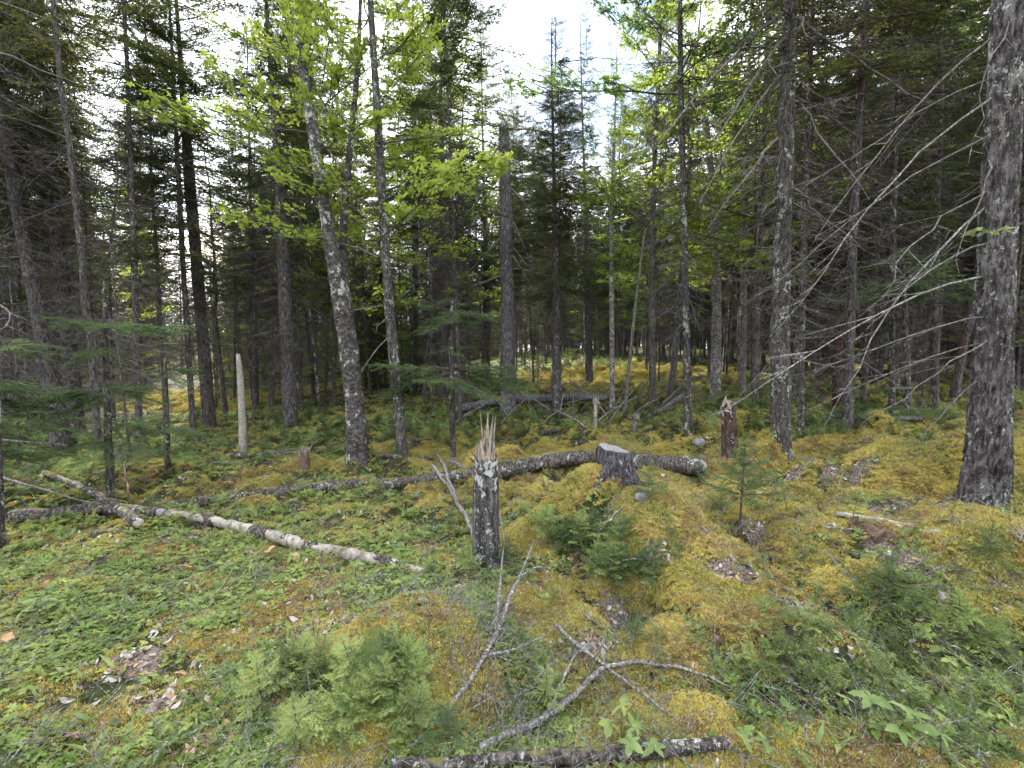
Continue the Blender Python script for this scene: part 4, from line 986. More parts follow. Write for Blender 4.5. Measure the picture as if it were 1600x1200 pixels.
for i, (px, py) in enumerate(spots):
    a = rs.uniform(-.5, .5); l = rs.uniform(30, 85); w = rs.uniform(1.8, 4.2)*(1+(py-650)/450); bend = rs.uniform(-.25, .25)
    stick([(px-l*math.cos(a), py-l*.3*math.sin(a), w*.6), (px, py+l*.12*bend, w), (px+l*math.cos(a), py+l*.3*math.sin(a), w*.45)], '%s thin dead stick counted from the left, lying loose on the forest floor' % ORD[i],
          seed=60+i, mat=(M_dead, M_stick, M_twig)[i % 3], group='thin dead sticks on the forest floor', name='dead_stick', k=5)
rs = np.random.default_rng(9)
for i in range(64):   # brush pile behind the centre
    px = rs.uniform(815, 1060) if i > 12 else rs.uniform(690, 800); py = rs.uniform(612, 672); L_ = rs.uniform(30, 95); a = rs.uniform(-1.2, 1.2)+(1.57 if rs.uniform() < .5 else 0)
    g = gnd(px, py); l = L_*g[1]/FPX; d = np.array([math.cos(a)*l, rs.uniform(-.4, .4), abs(math.sin(a))*l*.75])
    t = thing('brush_stick', 'pale bare stick in the brush pile around the snapped centre trunk', 'stick', tuple(g), 'sticks of the brush pile')
    v, tt = tube(smooth_path([[0, 0, .0], d*.5+[0, 0, .04], d], 9), np.linspace(.022, .008, 9)*rs.uniform(.6, 1.2), 5); obj('stem', mesh_from('stem', v, tt, (M_dead, M_stick)[i % 2 == 0]), t)

# splintered snag in the middle
def splinter(L_, w, bend, seed):
    r = np.random.default_rng(seed); n = 6; z = np.linspace(0, L_, n); ww = w*(1-np.linspace(0, 1, n)**1.6*.93)
    x = bend*(z/L_)**2*L_; P = np.stack([x, r.normal(0, .003, n), z], 1)
    v, t = tube(P, ww, 4, disp=lambda p, rr, an: rr*(.25*r.normal(0, 1, rr.shape)-.35*(np.arange(4)[None] % 2))); return v, t
tS, PS, rS = hero('snag', [(762, 884, 37), (761, 850, 36), (760, 790, 36), (760, 745, 34), (760, 718, 32)], M_bark_snag2, 'splintered birch snag with long pale torn spikes in the middle foreground', cut=True, name='splintered_snag', cat='dead tree', kk=36, rings=90, flare=.28, furrow=.08, jag=.03, seed=77, wk=1.08)
Ys = PS[0][1]; top = PS[-1]; r = np.random.default_rng(5)
for i in range(34):
    a = r.uniform(0, 6.28); q = top+np.array([math.cos(a), math.sin(a), 0])*rS[-1]*r.uniform(.2, .85)-np.array([0, 0, .06]); hgt = r.uniform(.10, .32) if i > 3 else .40
    v, t = splinter(hgt, r.uniform(.012, .028), r.uniform(-.12, .12), i)
    o = obj('splinter', mesh_from('splinter', v, t, (M_freshwood, M_greywood, M_greywood)[i % 3], smooth=False), tS, loc=tuple(q-np.array(tS.location)))
    o.rotation_euler = (r.normal(0, .07), r.normal(0, .07), r.uniform(0, 6.28))
for i in range(26):
    a = r.uniform(0, 6.28); q = top+np.array([math.cos(a), math.sin(a)*.9, 0])*rS[-1]*.85-np.array([0, 0, r.uniform(.02, .12)])
    v, t = splinter(r.uniform(.05, .15), .012, .4, 50+i); o = obj('bark_shred', mesh_from('bark_shred', v, t, M_rotwood, smooth=False), tS, loc=tuple(q-np.array(tS.location))); o.rotation_euler = (r.uniform(-1, 1), r.uniform(-1, 1), r.uniform(0, 6.28))
# darker bark slab split off its left side
sl = [at(746, 880, Ys-.02), at(745, 800, Ys-.02), at(745, 722, Ys)]
hero_trunk(tS, sl, [.035, .032, .022], M_bark_snag, 12, 50, .15, flare=0, name='split_slab', seed=4, top_jag=.02)
# sawn stump
bs = gnd(966, 746); Yb = bs[1]
tU = thing('sawn_stump', 'weathered grey sawn stump with a slanting flat top among the moss mounds', 'stump', tuple(bs))
rad = 27*Yb/FPX; P0 = bs+[0, .1, -.12]; topc = at(958, 709, Yb+.12)
hero_trunk(tU, [P0, (P0+topc)/2, topc-[0, 0, .02], topc+[.012, 0, .03]], [rad*1.12, rad*1.03, rad, rad*.97], bark('stump_bark', (.045, .04, .045), (.20, .19, .215), .3, stretch=.12, ridge=42, mossy=.1), 80, 60, .09, 30, .45, .12, name='trunk', roots=4, seed=2)
n_ = 60; an = np.arange(n_)*2*math.pi/n_; rr = rad*.93*(1+.04*np.sin(an*3)+.02*np.sin(an*7)); nr = 8
vv = [[0, 0, .008]]+[[rr[i]*k/nr*math.cos(an[i]), rr[i]*k/nr*math.sin(an[i]), .008*(1-k/nr)+.006*float(fbm(np.array([an[i]*4]), np.array([k*1.]), o=2)[0])] for k in range(1, nr+1) for i in range(n_)]
tt = [[0, 1+i, 1+(i+1) % n_] for i in range(n_)]
for k in range(nr-1):
    for i in range(n_): a, b = 1+k*n_+i, 1+k*n_+(i+1) % n_; tt += [[a, a+n_, b+n_], [a, b+n_, b]]
m_, _, _ = newmat('stump_top_wood'); b_ = NB(m_); wv = b_.N.new('ShaderNodeTexWave'); wv.wave_type = 'RINGS'; wv.rings_direction = 'Z'; wv.inputs['Scale'].default_value = 14; wv.inputs['Distortion'].default_value = 3; wv.inputs['Detail'].default_value = 3
tcn = b_.N.new('ShaderNodeTexCoord'); b_.L(tcn.outputs['Object'], wv.inputs[0]); cc = b_.ramp(wv.outputs['Fac'], [(.2, (.13, .12, .125)), (.8, (.28, .265, .27))]); cc = b_.mix(b_.ramp(b_.noise(b_.pos(), 18, 4), [(.4, 0.0), (.65, .6)]), cc, (.16, .14, .15)); b_.diffuse_out(cc, b_.bump(b_.noise(b_.pos(), 60, 3), .5, .01))
cf = obj('cut_face', mesh_from('cut_face', vv, tt, m_), tU, loc=tuple(topc+np.array([.012, 0, .034])-bs), rot=(R_(7), R_(14), 0))
for i, (a_, L_) in enumerate(((-.5, .30), (-2.3, .22), (-1.2, .16), (.3, .2))):
    ds = np.linspace(.55, 1.0+L_/rad, 14)*rad; rx = bs[0]+ds*math.cos(a_); ry = bs[1]+.1+ds*math.sin(a_); P_ = np.stack([rx-bs[0], ry-bs[1], Hh(rx, ry)-bs[2]-.005+.09*np.exp(-(ds-rad*.55)/.07)], 1)
    v, t = tube(P_, np.linspace(.055, .014, 14), 12, disp=lambda p, q_, an: q_*.35*fbm(p[..., 0]*26, p[..., 1]*26, p[..., 2]*26, o=2)); obj('root', mesh_from('root', v, t, bpy.data.materials['stump_bark']), tU)
# broken lichen stump with a pale top
tV, PV, rV = hero('V', [(1141, 716, 32), (1140, 680, 30), (1138, 645, 28), (1137, 632, 27)], M_bark_redstump, 'broken lichen spotted stump with a fresh pale torn top right of the short log', cut=True, name='broken_stump', cat='stump', kk=32, rings=60, flare=.12, furrow=.07, jag=.04, seed=31)
for i in range(9):
    a = r.uniform(0, 6.28); q = PV[-1]+np.array([math.cos(a), math.sin(a), 0])*rV[-1]*r.uniform(.1, .75)-np.array([0, 0, .08])
    v, t = splinter(r.uniform(.12, .24), r.uniform(.025, .04), r.uniform(-.1, .1), 70+i); obj('torn_wood', mesh_from('torn_wood', v, t, M_freshwood, smooth=False), tV, loc=tuple(q-np.array(tV.location)), rot=(r.normal(0, .15), r.normal(0, .15), r.uniform(0, 6)))
for (nm, px, py, w, hp, mat, lab) in (('splintered_stub', 930, 668, 7, 42, M_palewood, 'small pale pointed stub rising from a yellow moss mound left of the cut stump'), ('splintered_stub', 992, 676, 9, 26, M_bark_snag, 'low dark jagged stub behind the sawn stump'),
        ('splintered_stub', 475, 732, 20, 26, M_rotwood, 'small torn reddish stump left of the two stemmed birch'), ('splintered_stub', 173, 762, 16, 50, M_bark_log, 'short weathered stub among the crossing logs at the left')):
    t_, P_, r__ = hero('st', [(px, py, w), (px, py-hp*.5, w*.92), (px+1, py-hp, w*.82)], mat, lab, cut=True, name=nm, cat='stump', kk=14, rings=30, flare=.3, jag=.04)
    for i in range(9):
        v, t = splinter(r.uniform(.05, .16), .016, .2, 90+i); obj('splinter', mesh_from('splinter', v, t, M_palewood, smooth=False), t_, loc=tuple(P_[-1]-np.array(t_.location)+[r.normal(0, .03), r.normal(0, .03), -.04]), rot=(r.normal(0, .2), r.normal(0, .2), 0))

def rock(px, py, w, label, sq=.7, seed=0):
    g = gnd(px, py); R0 = w*g[1]/FPX/2; n, k = 14, 20
    th = np.linspace(.02, math.pi-.02, n)[:, None]; ph = (np.arange(k)*2*math.pi/k)[None]
    p = np.stack([np.sin(th)*np.cos(ph), np.sin(th)*np.sin(ph), np.cos(th)*np.ones_like(ph)], -1)
    q = p*(1+.35*fbm(p[..., 0]*1.6+seed, p[..., 1]*1.6, p[..., 2]*1.6+3, o=3, s=seed))[..., None]*R0*np.array([1, .8, sq])
    i = np.arange(k); j = (i+1) % k; t = np.concatenate([np.stack([i, k+j, j], 1), np.stack([i, k+i, k+j], 1)]); t = (t[None]+(np.arange(n-1)*k)[:, None, None]).reshape(-1, 3)
    o = obj('rock', mesh_from('rock', q.reshape(-1, 3), t, M_rock), loc=(g[0], g[1], g[2]+R0*sq*.35)); tag(o, label, 'rock')
rock(1001, 782, 22, 'small pale grey rock at the right foot of the mossy mound', 1.0, 2)
rock(1092, 695, 20, 'grey rock left of the broken lichen stump', .7, 4)
rock(992, 878, 12, 'little whitish stone beside the fir seedlings in the centre', .8, 6)

# ------------------------------------------------------------------ conifer seedlings and saplings
FINE = [make_bough(1200+i, droop=[.1, .2, .05, .15][i], curl=.08, nside=13, nspace=.015, nlen=.050, nwid=.010, bare=.08, twl=.42, twr=.003, flat=.25) for i in range(4)]
FINE_S = [make_bough(1220+i, droop=[.05, .2, -.05, .15][i], curl=.1, nside=9, nspace=.030, nlen=.068, nwid=.018, bare=.08, twl=.44, twr=.004, flat=.35, sub=False) for i in range(4)]
FINE_M = [make_bough(1260+i, droop=[.05, .18, -.05, .12][i], curl=.1, nside=12, nspace=.020, nlen=.058, nwid=.018, bare=.06, twl=.44, twr=.005, flat=.22, sub=False) for i in range(4)]
FINE_L = [make_bough(1240+i, droop=[.1, .22, .05, .3][i], curl=.08, nside=15, nspace=.017, nlen=.034, nwid=.008, bare=.15, twl=.40, twr=.0025, flat=.2) for i in range(4)]
def fine_mesh(mat, src): return [mesh_from('bough', v, t, [M_twig, mat], m, False) for v, t, m in src]
FINE_FIR, FINE_SEED, FINE_LAY = fine_mesh(M_fir, FINE_M), fine_mesh(M_seed, FINE_M), fine_mesh(M_fir, FINE_L)
STEM = mesh_from('stem', *tube(np.stack([np.zeros(8), np.zeros(8), np.linspace(-.03, 1, 8)], 1), np.linspace(.013, .004, 8), 6), M_twig)
def sapling(p, H, L_, label, name='fir_seedling', group=None, meshes=FINE_SEED, z0=.2, whorls=5, per=4, seed=0, stem_r=1.0, lean=.05, prof=.8):
    r = np.random.default_rng(seed); t = thing(name, label, 'fir seedling' if H < 1.2 else 'young fir', tuple(p), group)
    t.rotation_euler = (r.normal(0, lean), r.normal(0, lean), r.uniform(0, 6))
    obj('stem', STEM, t, scale=(H*stem_r, H*stem_r, H))
    for w in range(whorls):
        f = (w+.5)/whorls; z = H*(z0+(1-z0)*f*.97)
        for k in range(per):
            o = obj('bough', meshes[int(r.integers(4))], t, loc=(0, 0, z)); l = L_*(1-f*prof)*r.uniform(.75, 1.15); o.scale = (l,)*3
            o.rotation_euler = Matrix(rotz(k*6.283/per+w*.9+r.uniform(-.3, .3))@roty(-R_(r.uniform(0, 22)+28*f))).to_euler()
    o = obj('bough', meshes[0], t, loc=(0, 0, H*.93)); o.scale = (L_*.35,)*3; o.rotation_euler = (0, R_(-85), 0)
    return t
sapling(gnd(1154, 850), .80, .36, 'lone spindly fir seedling in front of the yellow moss hummocks', meshes=FINE_FIR, z0=.42, whorls=6, per=5, seed=1, stem_r=1.1)
# young fir left of the centre: few flat layers
def layered(base, stem_pts, layers, label, seed, mesh=FINE_LAY, br=.02):
    t = thing('young_fir', label, 'young fir', tuple(base)); Y = base[1]; P = [at(px, py, Y) for px, py, w in stem_pts]; P[0] = np.array([P[0][0], Y, base[2]-.05])
    v, tt = tube(smooth_path(P, 30)-base, np.interp(np.linspace(0, 1, 30), np.linspace(0, 1, len(P)), [w*Y/FPX/2 for _, _, w in stem_pts]), 10, disp=lambda p, rr, an: rr*.15*fbm(p[..., 0]*30, p[..., 1]*30, p[..., 2]*9, o=2)); obj('stem', mesh_from('stem', v, tt, M_bark_lichen), t)
    r = np.random.default_rng(seed)
    for (px, py, L_, n, a0, a1) in layers:
        q = at(px, py, Y)-base
        for k in range(n):
            o = obj('bough', mesh[int(r.integers(4))], t, loc=tuple(q+[0, 0, r.uniform(-.04, .04)])); o.scale = (L_*r.uniform(.75, 1.1),)*3
            o.rotation_euler = Matrix(rotz(R_(a0+(a1-a0)*(k+.5)/n+r.uniform(-12, 12)))@roty(R_(r.uniform(-8, 12)))@rotx(r.uniform(-.15, .15))).to_euler()
    return t
layered(gnd(708, 716), [(708, 716, 10), (706, 620, 10), (705, 540, 8), (706, 470, 4)], [(706, 486, .75, 6, 0, 360), (706, 500, .6, 4, 20, 380), (706, 575, 1.25, 4, -30, 30), (706, 578, 1.15, 4, 150, 215), (706, 590, .9, 4, 220, 340), (706, 545, .5, 3, 0, 360), (706, 470, .3, 5, 0, 360)], 'young fir with flat dark green layers of boughs left of the snapped centre trunk', 3)
layered(gnd(172, 785), [(172, 785, 12), (168, 650, 10), (164, 520, 8), (162, 440, 4)], [(166, 505, .75, 5, -50, 60), (166, 500, .55, 3, 120, 230), (168, 612, .9, 4, 140, 220), (168, 606, .6, 4, -40, 40), (170, 690, .55, 5, 150, 330), (166, 545, .5, 3, 230, 320), (170, 665, .6, 4, -40, 40)], 'young fir at the left with wide flat boughs above the crossing logs', 4)
layered(gnd(-60, 800), [(-60, 800, 12), (-62, 600, 10), (-64, 450, 6)], [(-62, 610, 1.1, 5, -50, 40), (-62, 530, .9, 4, -40, 40), (-62, 700, .8, 4, -50, 30), (-62, 655, .8, 3, -50, 30)], 'young fir at the left edge reaching flat boughs into view', 6)
layered(gnd(262, 735), [(262, 735, 9), (260, 640, 8), (258, 560, 4)], [(260, 668, .7, 4, -40, 50), (260, 650, .5, 3, 150, 230), (258, 575, .5, 4, -40, 80), (262, 700, .5, 5, 180, 360)], 'small fir with thin layered boughs right of the crossing logs', 8)
layered(gnd(1420, 655), [(1420, 655, 8), (1415, 500, 8), (1410, 400, 4)], [(1412, 430, 1.2, 5, 0, 360), (1412, 445, 1.0, 5, 0, 360), (1418, 640, .6, 5, 180, 360), (1410, 405, .6, 5, 0, 360)], 'dark blue green fir in the shade between the reddish and the massive spruce', 9)
r = np.random.default_rng(17)
G1 = 'fir seedlings crowded at the lower left of centre'
for i in range(17):
    px = r.uniform(450, 665); py = 1030+r.uniform(0, 130)+(px-450)*.05
    p = gnd(px, py); sapling(p, r.uniform(.16, .30), r.uniform(.12, .2), 'bright green fir seedling in the crowded clump beside the russet moss mound', group=G1, seed=100+i, z0=.12, whorls=6, per=5, lean=.2, meshes=(FINE_SEED, FINE_SEED, FINE_FIR)[i % 3])
G2 = 'fir seedlings in the hollow below the mossy mound'
for i in range(15):
    u = i/14; px = 870+130*u+r.uniform(-35, 35); py = 840+75*u+r.uniform(-22, 22)
    p = gnd(px, py); sapling(p, r.uniform(.14, .27), r.uniform(.13, .22), 'green fir seedling in the dark hollow below the mossy mound', group=G2, seed=140+i, z0=.12, whorls=5, per=5, lean=.2, meshes=(FINE_SEED, FINE_FIR)[i % 2])
G3 = 'small fir seedlings dotted over the forest floor'
LONE = ((850, 1110), (990, 1010), (640, 1150), (975, 850), (1330, 820), (1010, 790), (1210, 760), (1100, 760), (1230, 800), (830, 830), (560, 1140), (700, 1165), (600, 690), (1280, 690), (900, 690), (240, 800), (350, 790), (1545, 880), (1500, 960), (1380, 940), (410, 1110), (700, 845), (1050, 690), (1085, 720), (1181, 800), (1120, 800), (735, 900), (795, 890))
for i, (px, py) in enumerate(LONE):
    p = gnd(px, py); sapling(p, r.uniform(.12, .30), r.uniform(.09, .2), '%s small lone fir seedling counted from the left across the forest floor' % ORD[sorted(q_ for q_ in LONE).index((px, py))], group=G3, seed=180+i, z0=.25, whorls=4, lean=.12, meshes=(FINE_SEED, FINE_FIR)[i % 2])

# ------------------------------------------------------------------ broad leaved plants one can count
def blade(L_, w, fold=.25, droop=.25, n=7):
    u = np.linspace(0, 1, n); hw = w*np.sin(np.pi*u**.8)**.9*.5*(1+.12*np.cos(np.arange(n)*math.pi)); hw[-1] = .0005; hw[0] = .001
    c = np.stack([u*L_, np.zeros(n), -droop*L_*u**2+.1*L_*u], 1); l = c+np.stack([np.zeros(n), hw, fold*hw], 1); rr = c+np.stack([np.zeros(n), -hw, fold*hw], 1)
    v = np.concatenate([c, l, rr]); t = []
    for i in range(n-1): t += [[i, i+1, n+i+1], [i, n+i+1, n+i], [i, 2*n+i, 2*n+i+1], [i, 2*n+i+1, i+1]]
    return v, t
LEAFM = {k: [mesh_from('leaf', *blade(1, w, .25, d), m) for (w, d) in ((.5, .25), (.42, .4), (.55, .1))] for k, m in (('g', M_broad), ('h', M_herb2), ('y', M_yleaf))}
LONGM = {k: [mesh_from('leaf', *blade(1, .2, .35, d), m) for d in (.35, .6)] for k, m in (('g', M_broad), ('y', M_yleaf))}
PSTEM = mesh_from('stem', *tube(np.stack([np.zeros(6), np.zeros(6), np.linspace(-.02, 1, 6)], 1), .0022, 5), M_twig)
def plant(px, py, h, L_, n, label, key='g', seed=0, whorls=1, long=False, group=None, name='woodland_plant'):
    r = np.random.default_rng(seed); g = gnd(px, py); t = thing(name, label, 'plant', tuple(g), group, r.uniform(0, 6)); t.rotation_euler[0] = r.normal(0, .12)
    o = obj('stem', PSTEM, t, scale=(1, 1, h))
    for w in range(whorls):
        off = np.array([0, 0, h]) if whorls == 1 else np.array([math.cos(w*6.283/whorls), math.sin(w*6.283/whorls), 0])*L_*.9+[0, 0, h+.01*w]
        if whorls > 1:
            v, tt = segs([[0, 0, h*.9]], [off], .0016, .0012); obj('petiole', mesh_from('petiole', v, tt, M_twig), t)
        a0 = r.uniform(0, 6)
        for k in range(n):
            ms = LONGM[key if key in LONGM else 'g'] if long else LEAFM[key if r.uniform() > .3 else 'g']
            o = obj('leaf', ms[int(r.integers(len(ms)))], t, loc=tuple(off)); l_ = L_*r.uniform(.55, 1.15); o.scale = (l_, l_*r.uniform(.8, 1.1), l_)
            o.rotation_euler = (r.uniform(-.5, .5), -R_(r.uniform(-25, 30) if not long else r.uniform(35, 65)), a0+k*6.283/n+r.uniform(-.2, .2))
    return t
for i, a in enumerate(((555, 905, .12, .085, 5, 'broad five leaved plant below the end of the pale peeled log'), (68, 975, .12, .09, 5, 'broad leaved plant with hand shaped leaves near the left edge', 'g', 1, 2),
        (212, 892, .12, .08, 5, 'fan leaved green plant below the crossing logs', 'g', 1, 2), (128, 860, .10, .07, 5, 'yellow green plant left of the fan leaved one', 'h', 1, 1), (970, 1165, .11, .085, 5, 'light green leafy plant above the lichen pole at the bottom edge', 'h', 1, 2),
        (1385, 1165, .13, .12, 5, 'large green leaved plant at the bottom right', 'g', 1, 2), (1470, 1190, .10, .11, 4, 'second large leaved plant beside the one at the bottom right', 'g', 1, 1), (655, 790, .12, .09, 6, 'bright palm leaved plant in front of the long fallen log', 'g', 1, 2),
        (665, 820, .08, .07, 5, 'smaller pale plant under the bright palm leaved one', 'h', 1, 1), (545, 735, .12, .09, 5, 'leafy plant at the foot of the two stemmed birch', 'g', 1, 2), (30, 870, .10, .06, 6, 'glossy yellow leaved plant at the left edge', 'h', 1, 2),
        (455, 890, .10, .07, 5, 'green plant right beneath the pale peeled log', 'g', 1, 1), (300, 930, .10, .07, 5, 'yellow green fan plant beside the dead brown leaf', 'h', 1, 2), (710, 1050, .08, .06, 4, 'four leaved plant on the russet mound', 'h', 1, 1),
        (1270, 1010, .08, .06, 5, 'star leaved plant in the dark green ground cover', 'h', 1, 1), (1230, 1140, .09, .07, 5, 'leafy plant at the edge of the moss at lower right', 'g', 1, 1), (1480, 1060, .09, .07, 5, 'pale leafed plant in the ground cover at right', 'h', 1, 2),
        (1320, 1120, .08, .06, 5, 'pale leaved seedling at lower right', 'h', 1, 1), (1000, 1195, .10, .08, 5, 'leafy plant below the lichen pole at the bottom edge', 'g', 1, 2), (590, 1050, .06, .05, 5, 'small herb between fir seedlings and russet mound', 'h', 1, 1),
        (395, 905, .09, .06, 5, 'pale herb between the brown leaf and the peeled log', 'h', 1, 1), (250, 600, .1, .1, 5, 'low green plant far left under the dark trunks', 'g', 1, 2), (800, 770, .07, .05, 5, 'small green herb right of the splintered snag', 'g', 1, 1), (1165, 1190, .09, .07, 5, 'green plant at the very bottom right of the pole', 'g', 1, 2))):
    px, py, h, L_, n, lab = a[:6]; L_ *= .72; key = a[6] if len(a) > 6 else 'g'; wh = a[8] if len(a) > 8 else 1
    plant(px, py, h, L_, n, lab, key, 300+i, 3 if wh == 2 else 1)
for i in range(16):
    px, py = ((60, 1000), (120, 960), (165, 1060), (100, 1080), (190, 1050), (140, 1130), (90, 1170), (30, 1100), (240, 1190), (1340, 1175), (1180, 1165), (1260, 1190), (990, 1160), (1020, 1070), (20, 1160), (160, 1180))[i % 16]
    plant(px+r.uniform(-30, 30), min(1195, py+r.uniform(-20, 20)), .02, r.uniform(.07, .12), 3, 'low clump of long strap shaped leaves in the herb carpet', 'g', 400+i, long=True, group='strap leaved clumps in the herb carpet', name='strap_leaf_plant')
# maple shoot on the massive spruce's broken stub
t = plant(1545, 400, .1, .09, 6, 'tuft of light green leaves on the left side of the massive spruce', 'h', 477, 3, name='leaf_tuft'); t.location = tuple(at(1545, 385, PA[0][1]-.3))
# big dead leaves
def big_leaf(px, py, s, label, seed, mat=None):
    r = np.random.default_rng(seed); g = gnd(px, py); k = 22; an = np.arange(k)*2*math.pi/k
    rr = s*(.55+.28*np.abs(np.cos(an*2.5))**1.3*r.uniform(.8, 1.2, k)); v = np.stack([rr*np.cos(an), rr*np.sin(an), .25*s*np.abs(np.cos(an*1.5+1))+r.normal(0, .04*s, k)], 1); v = np.concatenate([v, [[0, 0, 0]]])
    t = [[i, (i+1) % k, k] for i in range(k)]; o = obj('dead_leaf', mesh_from('dead_leaf', v, t, mat or M_brown), loc=(g[0], g[1], g[2]+.04), rot=(r.uniform(.1, .6), r.uniform(-.4, .4), r.uniform(0, 6))); tag(o, label, 'dead leaf')
big_leaf(422, 868, .075, 'curled tan dead maple leaf lying below the pale peeled log', 1); big_leaf(292, 895, .07, 'brown dead leaf lying left of the tan curled one', 2); big_leaf(12, 1008, .038, 'reddish brown dead leaf at the left edge', 3)
big_leaf(460, 878, .05, 'faded tan leaf right of the curled maple leaf', 4); big_leaf(118, 1165, .045, 'tan dead leaf at the bottom left', 5); big_leaf(1255, 872, .035, 'small red leaf on the moss at the right', 6, M_rotwood); big_leaf(250, 850, .04, 'little pink brown dead leaf near the crossing logs', 7)

# ------------------------------------------------------------------ ground cover
rp_ = np.random.default_rng(51)
def blades(r, n, R0, h, w, lean=.5, mat=M_moss, curve=0):
    a = r.uniform(0, 6.28, n); q = R0*np.sqrt(r.uniform(0, 1, n)); P = np.stack([q*np.cos(a), q*np.sin(a), np.full(n, -.004)], 1)
    d = norm(np.stack([r.normal(0, lean, n), r.normal(0, lean, n), np.ones(n)], 1)); l = h*r.uniform(.5, 1.2, n)[:, None]; s = norm(np.cross(d, r.normal(0, 1, (n, 3))))*w/2
    v = np.stack([P-s, P+s, P+d*l+s*.4, P+d*l-s*.4], 1).reshape(-1, 3); t = np.array([[0, 1, 2], [0, 2, 3]]); return v, (t[None]+(np.arange(n)*4)[:, None, None]).reshape(-1, 3)
def moss_proto(seed, mat):
    r = np.random.default_rng(seed); v, t = blades(r, 60, .034, .013, .0032, .6, mat)
    # side leaflets: tiny feathery branchlets
    v2, t2 = blades(r, 60, .034, .008, .003, 1.6, mat); v2[:, 2] += .007
    B = Buf(); B.add(v, t); B.add(v2, t2); return bmesh_of('moss', B, mat, False)
MOSSP = proto_col('moss_patch', [moss_proto(i, M_moss) for i in range(4)]+[moss_proto(i+9, M_mossr) for i in range(2)])
def herb_proto(seed, kind, mat):
    r = np.random.default_rng(seed); B = Buf()
    if kind == 'whorl':
        for k in range(r.integers(4, 7)):
            v, t = blade(.030, .021, .25, .2, 5); M = rotz(k*1.1+r.uniform(-.2, .2))@roty(-R_(r.uniform(0, 25))); B.add(np.array(v)@M.T+[0, 0, .035], t)
        v, t = segs([[0, 0, -.01]], [[0, 0, .036]], .001, .001); B.add(v, t)
    elif kind == 'creep':
        for s in range(4):
            a = r.uniform(0, 6.28); L_ = r.uniform(.05, .10); d = np.array([math.cos(a), math.sin(a), .35]); m = 6
            for i in range(m):
                p = d*L_*(i+1)/m
                for sgn in (-1, 1):
                    v, t = blade(.017, .0145, .2, .1, 5); M = rotz(a+sgn*1.1+r.uniform(-.3, .3))@roty(-R_(r.uniform(0, 40))); B.add(np.array(v)@M.T+p, t)
            v, t = segs([[0, 0, -.01]], [d*L_], .0008, .0006); B.add(v, t)
    elif kind == 'tri':
        for s in range(3):
            c = np.array([r.normal(0, .02), r.normal(0, .02), r.uniform(.03, .06)]); a = r.uniform(0, 6)
            for k in range(3):
                v, t = blade(.03, .024, .3, .3, 5); M = rotz(a+k*2.09)@roty(-R_(r.uniform(-5, 25))); B.add(np.array(v)@M.T+c, t)
            v, t = segs([[c[0]*.3, c[1]*.3, -.01]], [c], .0009, .0009); B.add(v, t)
    elif kind == 'long':
        for s in range(4):
            v, t = blade(r.uniform(.07, .12), .022, .3, .4, 6); M = rotz(r.uniform(0, 6.28))@roty(-R_(r.uniform(25, 65))); B.add(np.array(v)@M.T, t)
    return bmesh_of('herb', B, mat, False)
HERB = proto_col('herb_plant', [herb_proto(1, 'whorl', M_herb), herb_proto(2, 'whorl', M_herb2), herb_proto(3, 'creep', M_herb), herb_proto(4, 'creep', M_herb2), herb_proto(5, 'tri', M_herb), herb_proto(6, 'tri', M_broad), herb_proto(7, 'creep', M_broad), herb_proto(8, 'long', M_herb2), herb_proto(9, 'creep', M_herb)])
def settle(xy, sink=0.0):
    z = Hh(xy[:, 0], xy[:, 1]); e = .03; nx_ = (Hh(xy[:, 0]+e, xy[:, 1])-z)/e; ny_ = (Hh(xy[:, 0], xy[:, 1]+e)-z)/e
    return np.stack([xy[:, 0], xy[:, 1], z-sink], 1), np.stack([np.arctan(ny_)*.8, -np.arctan(nx_)*.8, rp_.uniform(0, 6.28, len(xy))], 1)
# moss
xy = polar(255000, 1.35, 22, 54, rp_); m = mossf(xy[:, 0], xy[:, 1]); k = rp_.uniform(0, 1, len(xy)) < sstep(.25, .6, m); 
rm = np.maximum(field('redmoss', xy[:, 0], xy[:, 1]), .6*(fbm(xy[:, 0]*2.2+9, xy[:, 1]*2.2, o=3, s=61) > .28)); k |= rp_.uniform(0, 1, len(xy)) < field('redmoss', xy[:, 0], xy[:, 1])*.8; k |= rp_.uniform(0, 1, len(xy)) < (.10+.25*sstep(-.5, .8, xy[:, 0]))*(1-field('firs', xy[:, 0], xy[:, 1])); k &= rp_.uniform(0, 1, len(xy)) > field('litter', xy[:, 0], xy[:, 1])*1.25; k &= rp_.uniform(0, 1, len(xy)) > .8*sstep(.18, .38, fbm(xy[:, 0]*2.7+14, xy[:, 1]*2.7, o=3, s=62))
xy = xy[k]; rm = rm[k]; P, E = settle(xy); dist = np.hypot(xy[:, 0], xy[:, 1]); n = len(P)
E[:, :2] += rp_.normal(0, .12, (n, 2))
red = rp_.uniform(0, 1, n) < rm*.8
scatter('moss_carpet', P, E, (.72+.14*dist)*rp_.uniform(.7, 1.3, n), [np.where(red, 4+rp_.integers(0, 2, n), rp_.integers(0, 4, n))], [MOSSP]); print('moss', n)
